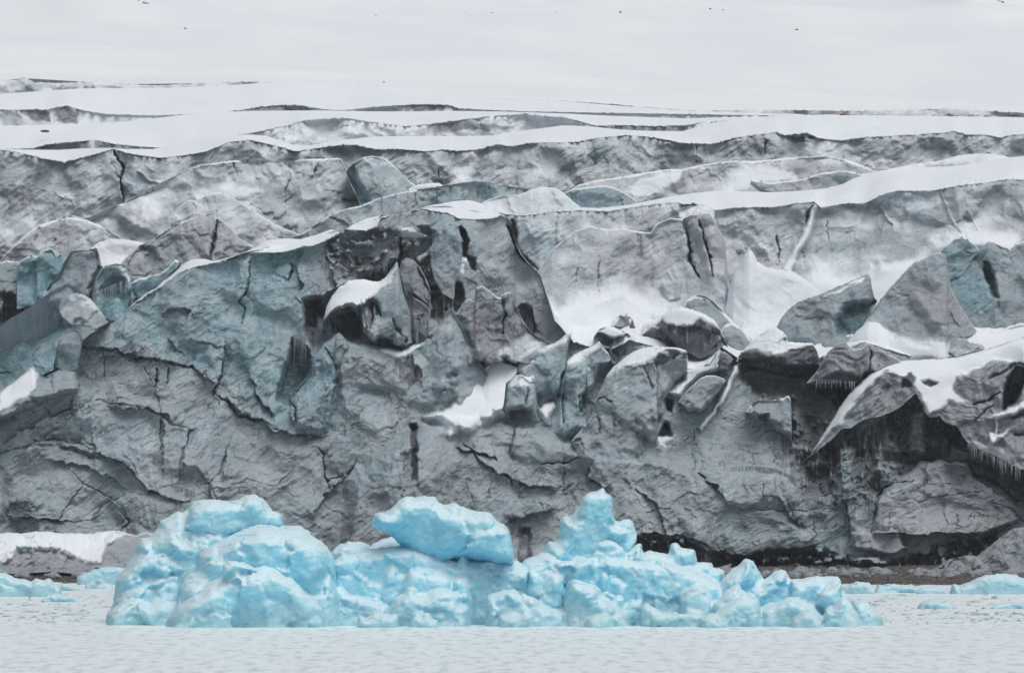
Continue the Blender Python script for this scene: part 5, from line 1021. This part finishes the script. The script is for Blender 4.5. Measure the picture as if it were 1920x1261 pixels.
L1t = [lump(G_(1040,420, 1075,330, 1120,300, 1180,290, 1300,296, 1350,288, 1390,265, 1440,263, 1480,290, 1500,315, 1525,352, 1560,362, 1585,380, 1590,440), G_(1040,470, 1200,530, 1330,510, 1400,490, 1480,490, 1590,495), 400, 24, 3.0, 205, .5, 1.2, white=.15),
       lump(G_(1395,420, 1410,375, 1450,360, 1500,370, 1560,362, 1586,385, 1592,440), G_(1395,430, 1450,460, 1592,450), 398.5, 10, 1.2, 206, .5, .6)]
L1d = [lump(G_(1000,860, 1005,790, 1030,740, 1070,705, 1112,690, 1118,640, 1115,600, 1150,570, 1200,540, 1250,510, 1300,488, 1350,465, 1400,445, 1460,434, 1530,436, 1600,442, 1690,440, 1730,470, 1760,500, 1800,520, 1840,565, 1870,610, 1885,650, 1870,690, 1880,740, 1905,790, 1925,850, 1940,1005), BB, sq(397), 42, 5.5, 207, 1., 1.2, tilt=.12)]
L1f = [lump(G_(930,1005, 950,950, 990,890, 1040,850, 1090,810, 1130,785, 1180,750, 1230,728, 1250,700, 1258,660, 1290,638, 1325,635, 1370,648, 1430,664, 1480,645, 1560,660, 1610,700, 1660,725, 1700,770, 1750,820, 1790,860, 1820,900, 1845,1005), BB, sq(393), 34, 4.5, 208, .9, 1.1, white=-.1),
       lump(G_(1250,720, 1258,660, 1290,638, 1325,635, 1370,648, 1420,670, 1440,690), G_(1250,725, 1330,700, 1440,695), 389.6, 11, 1.2, 209, .4, .5, white=.25)]
berg('iceberg', (-55*.6, 400, 0), 'tall rounded blue iceberg at the left end of the row, with smooth domes in front', [('back_tower', L1), ('summit_cap', L1t), ('rounded_dome', L1d), ('front_dome', L1f)])

L2 = [
 lump(W(600,1190, 615,1060, 640,1035, 690,1030, 730,1025, 780,1020, 860,1050, 930,1050, 960,1055, 1000,1060, 1020,1190), BB, 401, 26, 4., 250, .8, 1.2, white=-.2),
 lump(M_(0,1300, 30,900, 90,640, 130,600, 190,560, 240,545, 340,530, 380,550, 420,565, 450,600, 490,660, 510,720, 540,1300), BB, sq(404), 24, 3.5, 221, .8, .8),
 lump(M_(380,1300, 420,620, 460,560, 540,520, 620,500, 700,520, 820,600, 900,760, 1000,1300), BB, sq(406), 26, 3., 222, .9, .9, white=-.1),
 lump(M_(880,1300, 900,700, 1000,620, 1200,600, 1300,620, 1380,1300), BB, sq(404), 24, 3., 223, .5, 1., white=-.5),
 lump(M_(1260,1300, 1280,700, 1310,620, 1360,610, 1430,640, 1480,660, 1540,690, 1600,700, 1640,760, 1700,1300), BB, sq(402), 22, 3., 224, .9, .8),
 lump(M_(1330,1300, 1345,880, 1400,820, 1460,760, 1540,710, 1640,690, 1740,710, 1800,780, 1900,900, 1960,1300), BB, sq(401), 24, 3., 225, 1.1, .6, white=.1),
 lump(M_(60,1300, 110,930, 150,840, 220,740, 330,710, 400,790, 460,880, 520,960, 560,1050, 600,1300), BB, sq(400), 24, 3., 226, .6, 1., white=-.2),
 lump(M_(500,1300, 530,900, 560,800, 620,730, 660,725, 700,780, 720,860, 740,960, 760,1300), BB, sq(399), 18, 2.6, 227, .7, .7),
 lump(M_(700,1300, 705,950, 740,840, 780,780, 850,765, 960,785, 1050,795, 1120,830, 1160,870, 1180,960, 1200,1300), BB, sq(397.5), 26, 3., 228, .6, 1.),
 lump(M_(1120,1300, 1140,950, 1160,870, 1230,840, 1290,870, 1330,930, 1350,1040, 1360,1300), BB, sq(397), 16, 2.4, 229, .6, .7, white=.1),
 lump(M_(1150,840, 1190,760, 1230,650, 1260,635, 1290,700, 1280,760, 1260,830), M_(1150,850, 1200,860, 1260,835), 399, 8, 1.3, 230, .5, .5, white=.1),
 lump(M_(20,1300, 60,1010, 110,950, 170,920, 220,960, 270,1010, 380,1020, 500,1050, 600,1110, 640,1300), BB, sq(396), 18, 2.4, 231, .8, .6, white=.2),
 lump(M_(560,1300, 620,1130, 660,1030, 740,990, 780,945, 820,950, 850,1000, 940,1000, 1000,965, 1080,955, 1160,975, 1220,1020, 1240,1080, 1300,1120, 1320,1300), BB, sq(394.5), 20, 3., 232, 1., .7, white=.2),
 lump(M_(1440,1300, 1460,1020, 1520,1000, 1600,970, 1700,955, 1780,1010, 1860,1080, 1900,1130, 1960,1300), BB, sq(394), 18, 2.6, 234, .9, .6, white=.25),
] + small(3, 640, 1010, 1160, 4, 22, 392, 260, .2)
L2c = [lump(M_(462,350, 470,300, 500,285, 580,280, 620,250, 650,220, 680,180, 730,148, 770,140, 830,160, 900,155, 960,150, 1000,155, 1030,195, 1080,215, 1180,200, 1240,230, 1350,265, 1480,275, 1520,310, 1560,360, 1620,400, 1650,450, 1675,540, 1690,620, 1692,700),
            M_(462,390, 520,440, 600,480, 660,520, 740,600, 820,690, 900,750, 1000,750, 1200,720, 1300,710, 1400,730, 1540,760, 1692,750), 399, 34, 4.5, 240, .8, 1.3, tilt=-.55, white=.1),
       lump(M_(1290,560, 1320,480, 1400,420, 1500,420, 1560,400, 1640,450, 1675,540, 1690,620, 1692,700), M_(1290,620, 1400,650, 1540,700, 1692,705), 396.5, 16, 2., 241, .5, 1., white=-.1)]
berg('iceberg', (-12, 399, 0), 'middle iceberg of the row, carrying a big tilted slab that overhangs on the left', [('body', L2), ('tilted_slab', L2c)])

L3 = [
 lump(W(975,1190, 985,1065, 1040,1050, 1120,1040, 1180,1040, 1240,1050, 1300,1065, 1360,1100, 1420,1085, 1480,1100, 1560,1090, 1590,1120, 1620,1190), BB, 400, 22, 3.6, 340, .8, 1.2),
 lump(N_(-60,1300, -20,760, 20,700, 100,670, 170,640, 230,620, 330,620, 400,660, 470,700, 560,760, 630,830, 660,900, 700,1300), BB, sq(401), 30, 3.6, 301, .9, .9),
 lump(N_(560,760, 590,640, 620,560, 650,510, 720,505, 800,510, 860,540, 900,590, 930,660, 940,800), N_(560,800, 700,860, 940,840), 400, 16, 2.4, 302, .8, .6, white=.05),
 lump(N_(620,1300, 650,700, 760,640, 850,660, 900,600, 980,570, 1030,545, 1050,620, 1080,650, 1110,700, 1140,1300), BB, sq(400.5), 18, 2.8, 303, .8, .8),
 lump(N_(1040,1300, 1050,640, 1120,615, 1210,635, 1260,650, 1290,640, 1290,600, 1310,560, 1350,558, 1380,590, 1400,600, 1460,600, 1515,600, 1500,650, 1475,700, 1510,735, 1580,725, 1650,735, 1665,770, 1720,775, 1760,800, 1800,1300), BB, sq(402.5), 16, 2.6, 304, .9, .7, white=.1),
 lump(N_(1060,1300, 1080,820, 1130,770, 1200,760, 1270,790, 1340,840, 1420,880, 1460,930, 1480,1300), BB, sq(398.5), 22, 2.8, 305, .9, .7, white=.15),
 lump(N_(640,1300, 660,820, 700,770, 780,760, 850,800, 900,860, 940,930, 960,1300), BB, sq(398.5), 20, 2.6, 306, .8, .7, white=-.1),
 lump(N_(960,1300, 975,780, 1000,740, 1060,730, 1090,780, 1080,900, 1100,1300), BB, sq(398), 12, 2., 307, .5, .8, white=-.3),
 lump(N_(90,1300, 110,1000, 160,930, 200,860, 230,820, 290,805, 340,830, 370,880, 400,1300), BB, sq(397), 20, 2.6, 308, .7, .8),
 lump(N_(360,1300, 380,940, 410,880, 440,862, 510,865, 540,890, 620,905, 680,950, 700,1000, 780,1060, 850,1130, 900,1180, 960,1300), BB, sq(394.5), 26, 3.6, 309, .8, .9, white=.1),
 lump(N_(-80,1300, -60,1050, 0,980, 60,1010, 110,1030, 190,1100, 240,1120, 300,1130, 380,1160, 400,1300), BB, sq(394), 16, 2.4, 310, .9, .6, white=.25),
 lump(N_(1030,1300, 1040,1120, 1080,1075, 1140,1110, 1220,1160, 1240,1300), BB, sq(393), 12, 2., 311, .6, .6, white=.2),
 lump(N_(1100,1300, 1130,1180, 1200,1165, 1400,1170, 1500,1160, 1560,1180, 1560,1300), BB, sq(392), 9, 1.6, 312, .5, .7, white=-.4),
 lump(N_(1370,1300, 1375,1050, 1420,980, 1490,925, 1560,920, 1620,980, 1670,1060, 1700,1300), BB, sq(396), 20, 2.6, 313, .6, .8, white=-.1),
 lump(N_(780,1300, 790,1040, 840,1010, 880,1040, 890,1120, 960,1060, 1040,1060, 1060,1300), BB, sq(396), 12, 2., 314, .8, .5),
 lump(O_(-60,1300, -20,1000, 40,960, 100,880, 180,840, 230,820, 260,870, 310,900, 380,920, 420,1000, 450,1300), BB, sq(395), 18, 2.6, 315, .8, .7, white=.2),
 lump(O_(20,900, 80,760, 140,700, 220,650, 270,610, 300,575, 335,568, 370,590, 410,650, 450,700, 470,760, 460,900), O_(20,950, 250,930, 460,940), 399, 26, 3., 316, .45, 1.2, white=-.1),
 lump(O_(300,1300, 310,900, 370,840, 440,800, 500,760, 545,740, 590,690, 640,678, 700,680, 735,740, 760,780, 770,850, 760,940, 740,1300), BB, sq(398.5), 26, 3., 317, .7, .9, white=.05),
 lump(O_(700,1300, 720,850, 740,760, 800,755, 880,755, 940,740, 1000,730, 1060,740, 1150,742, 1210,750, 1240,790, 1245,900, 1262,940, 1280,1300), BB, sq(397.5), 22, 2.8, 318, .9, .8, white=.15),
 lump(O_(1000,1000, 1020,900, 1080,850, 1180,840, 1245,800, 1250,900, 1255,1000, 1240,1060), O_(1000,1020, 1100,1070, 1240,1065), 395, 16, 1.8, 319, .4, .9),
 lump(O_(420,1300, 450,1060, 520,1020, 640,980, 740,940, 820,960, 900,990, 980,1030, 1050,1100, 1080,1160, 1090,1300), BB, sq(394), 22, 2.8, 320, .9, .7, white=.15),
 lump(O_(-40,1300, 0,1100, 80,1040, 180,960, 290,900, 330,930, 420,960, 450,1040, 470,1300), BB, sq(393), 20, 2.6, 321, 1., .6, white=.3),
 lump(O_(1040,1300, 1080,1050, 1160,1040, 1250,950, 1300,970, 1360,1050, 1400,1120, 1440,1200, 1450,1300), BB, sq(393), 20, 2.4, 322, .7, .7, white=.3),
 lump(O_(1330,1300, 1350,1060, 1380,1000, 1430,985, 1490,995, 1540,1040, 1600,1090, 1645,1140, 1670,1210, 1675,1300), BB, sq(395.5), 22, 2.4, 323, .35, 1.2, white=-.1),
] + small(3, 1040, 1560, 1162, 2, 16, 391.5, 290, .2)
L3p = [lump(N_(150,700, 200,600, 225,545, 290,535, 320,490, 318,450, 300,400, 320,360, 360,325, 420,320, 470,270, 520,210, 530,160, 580,120, 640,105, 680,85, 700,70, 730,120, 765,150, 780,210, 792,280, 805,355, 830,370, 880,350, 920,347, 960,380, 985,430, 1000,470, 990,530, 950,590), N_(150,800, 300,830, 600,850, 950,740), 402, 32, 3.8, 330, .9, 1.),
       lump(N_(480,300, 520,210, 530,160, 580,120, 640,105, 680,85, 700,70, 730,120, 765,150, 780,210, 792,280, 805,355), N_(480,330, 620,380, 805,365), 399.5, 14, 1.5, 331, .4, .8, white=.25)]
berg('iceberg', (14, 399, 0), 'right-hand iceberg of the row with a pointed pinnacle and a long low jagged tail', [('body', L3), ('pinnacle', L3p)])

# ---- smaller bergs behind
g8 = 'small icebergs near the beach'
def bit(name, top, base, R, bulge, seed, label, mat='berg', group=g8, cat='small iceberg', white=.1, s=.6, amp=.7):
    D = water_D(base); b = base+3
    o = join(name, [lump([(top[0][0]-1, b)]+top+[(top[-1][0]+1, b)], b, D, R, bulge, seed, amp, s, white=white)], None, mat, .14, seed, white, tealness=.2)
    return tag(o, label, cat, group)
bit('small_iceberg', O_(1230,880, 1280,830, 1340,810, 1400,785, 1470,795, 1530,810, 1570,860, 1560,890), 1112, 8, 1.6, 401, 'pale small iceberg just right of the long jagged tail, near a brown dirt patch')
bit('small_iceberg', W(1640,1103, 1648,1096, 1680,1095, 1720,1099, 1740,1103), 1110, 6, 1.6, 402, 'flat pale floating ice strip right of the brown dirt patch, against the gravel')
bit('small_iceberg', W(1718,1108, 1728,1100, 1745,1100, 1770,1104, 1784,1108), 1112, 5, 1.4, 403, 'low pale ice strip left of the blue iceberg at the right edge')
bit('small_iceberg', W(1782,1110, 1786,1094, 1800,1098, 1820,1090, 1845,1078, 1870,1074, 1900,1078, 1925,1085, 1960,1092, 1990,1110), 1112, 16, 3., 404, 'smooth turquoise iceberg cut off by the right edge', white=-.35, amp=.5)
bit('small_iceberg', W(145,1082, 160,1073, 185,1065, 215,1062, 240,1064, 260,1080), 1095, 10, 1.6, 405, 'smooth teal ice arch half hidden behind the left end of the row', white=-.5, amp=.4)
bit('small_iceberg', W(160,1096, 172,1090, 182,1083, 190,1084, 198,1092, 212,1096), 1103, 6, 1.2, 406, 'bright little ice chunk in front of the teal arch', white=.3)
bit('small_iceberg', W(-60,1085, -20,1070, 0,1074, 14,1074, 26,1084, 45,1086, 60,1090, 68,1084, 82,1088, 92,1082, 104,1094, 115,1102), 1117, 11, 2.2, 407, 'jagged pale blue iceberg cut off by the left edge')
bit('small_iceberg', W(100,1096, 115,1093, 140,1098, 150,1101), 1106, 4, 1.2, 408, 'thin ice ridge trailing right from the jagged iceberg at the left edge', white=.2)
bit('small_iceberg', W(78,1124, 90,1114, 108,1111, 120,1114, 140,1118, 157,1126), 1127, 6, 1.2, 409, 'low pale ice wedge floating in front of the jagged iceberg at the left edge', white=.1)
bit('small_iceberg', W(1720,1138, 1728,1129, 1745,1125, 1765,1127, 1780,1126, 1792,1139), 1140, 8, 1.4, 410, 'low double-humped ice lump floating in the open water at the right', white=.1)
bit('small_iceberg', W(1858,1138, 1870,1132, 1900,1129, 1940,1128, 1960,1138), 1140, 5, 1.2, 411, 'low flat ice lump at the right edge, right of the double-humped one', white=.2)
bit('small_iceberg', W(1592,1128, 1598,1123, 1614,1122, 1628,1130), 1131, 5, 1., 412, 'pale ice lump just behind the right end of the row')
bit('small_iceberg', W(1648,1121, 1665,1116, 1690,1115, 1700,1120), 1122, 4, 1., 413, 'low ice lump between the row and the flat strip', white=.2)
# brash ice: many flat grey-white scraps
NB = 0
def floe(px, py, wpx, hpx, seed):
    global NB
    D = water_D(py); m = D/FPX
    x = (px-960)*m; w_ = wpx*m/2; h = hpx*m
    nu, nv = 12, 5
    u = np.linspace(0, 2*np.pi, nu+1)[None]; v = np.linspace(0, 1, nv)[:, None]
    k = 1+.45*fbm(np.cos(u)*1.4+seed*.37, np.sin(u)*1.4+v*.4, 3, seed); k[:, -1] = k[:, 0]
    rr = np.where(v < .01, 0.02, np.sqrt(v))
    z = h*(1-v**1.6)*(1+.6*fbm(np.cos(u)*rr*1.5+seed, np.sin(u)*rr*1.5, 3, seed+2)) - .12*v
    dep = max(w_*1.0, .5)
    P = np.stack([x+w_*k*np.cos(u)*rr, D+dep*k*np.sin(u)*rr, z], -1)
    o = put('ice_floe', P.reshape(-1,3), grid_faces(nv, nu+1), MAT['floe'], origin=(x, D, 0))
    side = 'left' if px < 960 else 'right'
    tag(o, 'thin grey scrap of brash ice floating between the icebergs and the beach', 'ice floe', 'brash ice scraps floating on the water'); NB += 1
r2 = np.random.RandomState(11)
for (px, py, w_, h_) in ((18,1133,16,2.5),(48,1130,14,2),(70,1134,16,2),(125,1143,20,4),(155,1144,18,3),(95,1150,40,3),(60,1147,40,3),(140,1152,60,3),(17,1155,16,2.5),(42,1157,24,2.5),(64,1157,14,3),(72,1161,8,2),(102,1161,10,2),(130,1163,12,2),(143,1163,8,3),(167,1162,14,2),(190,1163,10,2),
       (1650,1128,30,4),(1690,1117,30,4),(1642,1134,30,3),(1675,1146,12,4),(1700,1152,30,3),(1750,1149,14,4),(1830,1129,22,4),(1865,1122,16,6),(1845,1141,12,3),(1800,1150,30,4),(1840,1152,40,4),(1825,1163,16,4),(1840,1164,12,3),(1775,1168,10,2),(1905,1152,40,4),(1880,1140,10,3),(1849,1116,14,2.5),(1863,1112,9,5),(1890,1113,8,3)):
    floe(px, py, w_, h_, NB+900)
for i in range(190):
    q = r2.rand(); left = i % 3 == 0
    px = r2.uniform(-20, 205) if left else r2.uniform(1600, 1950)
    py = 1112+58*r2.beta(2.6, 1.6); w_ = 5+22*r2.rand()**2
    floe(px, py, w_, .9+2.2*r2.rand(), NB+900)
for (px, py, w_) in ((49,1172,3),(358,1169,5),(356,1183,7),(384,1205,10),(862,1183,8),(703,1245,9),(1330,1175,6),(1583,1189,6),(1772,1236,9),(1862,1176,6),(1597,1249,7),(755,1230,5)): floe(px, py, w_, .8, NB+900)
floe(469, 1165, 26, 3.5, 880)
# dirt patch and rocks
def stone(name, px, py, D, rpx, seed, mat, label, group=None, cat='boulder', flat=.6):
    D = hill_depth(px, py)-4 if D >= 2200 else D
    m = D/FPX; x, y, z = wp(px, py, D); v, f = blob(0, 0, 0, rpx*m, seed, flat, 14, 9)
    o = put(name, v+np.array([x,y,z]), f, MAT[mat]); return tag(o, label, cat, group)
stone('boulder', 1582, 216, 930, 7, 3, 'rusty_stone', 'rust-brown boulder lying on the snow crest, upper right')
stone('boulder', 1727, 226, 925, 3, 4, 'rusty_stone', 'small brown stone on the snow right of the rust-brown boulder')
for i, (px, py) in enumerate(((1621,217),(1631,217),(1641,217),(1658,220))): stone('small_stone', px, py, 930, 1.6, 6+i, 'dark_stone', 'tiny dark stone in the short row right of the rust-brown boulder', 'tiny dark stones beside the rust-brown boulder', 'stone')
stone('boulder', 347, 54, 2300, 3, 12, 'dark_stone', 'lone dark rock on the far snow slope, upper left')
stone('boulder', 470, 36, 2500, 2.5, 13, 'dark_stone', 'small dark rock right of and above the lone one, upper left')
stone('boulder', 391, 26, 2500, 2.2, 14, 'dark_stone', 'small dark rock above the lone one, upper left')
stone('boulder', 1494, 56, 2400, 3, 15, 'dark_stone', 'dark rock alone on the bare snow slope, upper right')
stone('boulder', 720, 154, 1240, 2, 16, 'dark_stone', 'tiny dark rock on the snowfield above the ridges, left of centre')
stone('boulder', 84, 246, 900, 9, 17, 'dark_stone', 'flat dark rock half sunk in the snow terrace at the left', flat=.25)
stone('boulder', 425, 248, 905, 7, 18, 'dark_stone', 'flat brown gravel patch on the crest of the snow terrace, left of centre', flat=.25)
for i in range(34):
    t_ = i/34.; px = 560+ t_*820; py = 30-12*t_+2*math.sin(i*2.3)
    if 40 < i % 12 < 0: continue
    stone('small_stone', px, py, 2700, 1.5+1.3*r2.rand(), 30+i, 'dark_stone', 'tiny dark stone in the long sparse line across the top of the snow hill', 'tiny dark stones in a line across the snow hill', 'stone', .5)
for i in range(16):
    px = (130+i*2 if i < 5 else 255+(i-5)*3.5) if i < 12 else 1874+(i-12)*6; py = (1 if i < 5 else (i-5)*1.0+1) if i < 12 else 0+(i-12)*4
    stone('small_stone', px, py, 2850, 1.9+1.2*r2.rand(), 70+i, 'dark_stone', 'tiny dark stone near one of the two rounded snow summits', 'tiny dark stones by the snow summits', 'stone', .6)
# icicle curtains
def icicles(label, line, n, lmin, lmax, D, seed, off=0.):
    rr = np.random.RandomState(seed); V = []; Fc = []; o_ = 0; m = 630/FPX
    P_ = mono(line)
    for i in range(n):
        px = P_[0][0]+(P_[-1][0]-P_[0][0])*rr.rand(); py = np.interp(px, [p[0] for p in P_], [p[1] for p in P_])
        L = (lmin+(lmax-lmin)*rr.rand()**2)*m; r = (.35+.6*rr.rand())*m
        Dq = D if D else float(m1_depth(np.array([px]), np.array([py+1.]))[0])-.5
        x, y, z = wp(px, py-2, Dq-rr.rand()*.8); a = np.arange(6)*np.pi/3
        rows = [np.stack([x+r*k*np.cos(a), y+r*k*np.sin(a), np.full(6, z-L*q)], -1) for q, k in ((0,1.3),(.35,.9),(.75,.5),(1,.08))]
        v = np.concatenate(rows); f = []
        for k in range(3):
            for j in range(6): f.append([k*6+j, k*6+(j+1)%6, k*6+6+(j+1)%6, k*6+6+j])
        V.append(v); Fc.append(np.array(f)+o_); o_ += len(v)
    v = np.concatenate(V); z0 = np.zeros(len(v))
    ob = put('icicles', v, np.concatenate(Fc), MAT['ice'], dict(snow=z0+.12, blue=z0+.3, dirt=z0), smooth=True)
    return tag(ob, label, kind='stuff')
icicles('curtain of icicles under the snow saddle', J_(120,830, 200,840, 290,850, 350,720, 440,700, 480,760), 110, 14, 70, None, 1)
icicles('icicles hanging inside the dark folded hollow', J_(600,320, 860,310), 40, 12, 30, None, 2)
icicles('long icicles below the dark wall left of the pinnacle', J_(1020,740, 1150,700), 60, 30, 75, None, 3)
icicles('fringe of icicles on the grey wall, right of centre', I_(270,110, 400,105, 520,120, 650,170), 130, 8, 46, None, 4)
icicles('icicle fringe under the snow lip at the far right', L_(1500,930, 1640,1000, 1800,1080, 1900,1120), 60, 6, 30, 620, 5)
icicles('icicles under the grey layered block', F_(740,815, 980,830), 34, 8, 28, 630, 6)
icicles('icicles over the brown bands, lower left', G_(860,30, 900,40, 1000,220, 1100,250), 60, 10, 40, None, 7)
icicles('icicles beneath the blue blocks at the left', D_(530,330, 700,260, 735,280), 26, 10, 34, 652, 8)
icicles('short icicles in the centre of the lower cliff', H_(700,90, 900,160, 1000,200), 60, 6, 26, None, 9)
icicles('icicles left of the black stains, lower centre', H_(0,30, 60,30, 180,60, 290,90), 70, 10, 40, None, 10)
# ---------------------------------------------------------------- cold damp air
hz = NT('cold_damp_air'); hz.t.nodes.remove(hz.b)
pv = hz.n('ShaderNodeVolumePrincipled', i_Density=.000045, i_Color=(.93,.96,1.,1)); hz.link(pv.outputs[0], hz.out.inputs['Volume'])
x0, x1, y0, y1, z0, z1 = -1000., 1000., -60., 4300., -8., 640.
vb = [(x,y,z) for z in (z0,z1) for y in (y0,y1) for x in (x0,x1)]
put('haze', vb, [(0,2,3,1),(4,5,7,6),(0,1,5,4),(2,6,7,3),(0,4,6,2),(1,3,7,5)], hz.m, smooth=False, origin=(0,0,-8))
tag(bpy.data.objects['haze'], 'thin cold haze over the fjord and glacier', kind='stuff')
# ---------------------------------------------------------------- camera and light
sc = bpy.context.scene
cd = bpy.data.cameras.new('camera'); cam = bpy.data.objects.new('camera', cd); col.objects.link(cam)
cam.location = (0, 0, HC); cam.rotation_euler = (math.radians(90), 0, 0)
cd.sensor_width = 36; cd.lens = 36*FPX/1920; cd.shift_y = (HY-630.5)/1920; cd.clip_start = 1; cd.clip_end = 20000
sc.camera = cam
w = bpy.data.worlds.new('World'); sc.world = w; w.use_nodes = True
nt = w.node_tree; bg = nt.nodes['Background']
sky = nt.nodes.new('ShaderNodeTexSky'); sky.sky_type = 'NISHITA'; sky.sun_disc = False
EL, AZ = 64, 150
sky.sun_elevation = math.radians(EL); sky.sun_rotation = math.radians(AZ); sky.air_density = 1; sky.dust_density = 6; sky.ozone_density = 1
hs = nt.nodes.new('ShaderNodeHueSaturation'); hs.inputs['Saturation'].default_value = .5
nt.links.new(sky.outputs[0], hs.inputs['Color']); nt.links.new(hs.outputs[0], bg.inputs[0]); bg.inputs[1].default_value = .1
sd = bpy.data.lights.new('overcast_sun', 'SUN'); so = bpy.data.objects.new('overcast_sun', sd); col.objects.link(so)
sd.energy = 1.5; sd.angle = math.radians(50); sd.color = (1, .99, .98)
# sun_rotation is measured clockwise from +Y
dx, dy = math.sin(math.radians(AZ)), math.cos(math.radians(AZ))
from mathutils import Vector
dirv = Vector((dx*math.cos(math.radians(EL)), dy*math.cos(math.radians(EL)), math.sin(math.radians(EL))))
so.rotation_euler = dirv.to_track_quat('Z', 'Y').to_euler(); so.location = (0, 300, 300)
sc.view_settings.view_transform = 'Standard'; sc.view_settings.look = 'None'; sc.view_settings.exposure = -.33; sc.view_settings.gamma = 1
sc.cycles.max_bounces = 8; sc.cycles.diffuse_bounces = 6; sc.cycles.glossy_bounces = 2; sc.cycles.volume_bounces = 2
print('script seconds', time.time()-T_START)
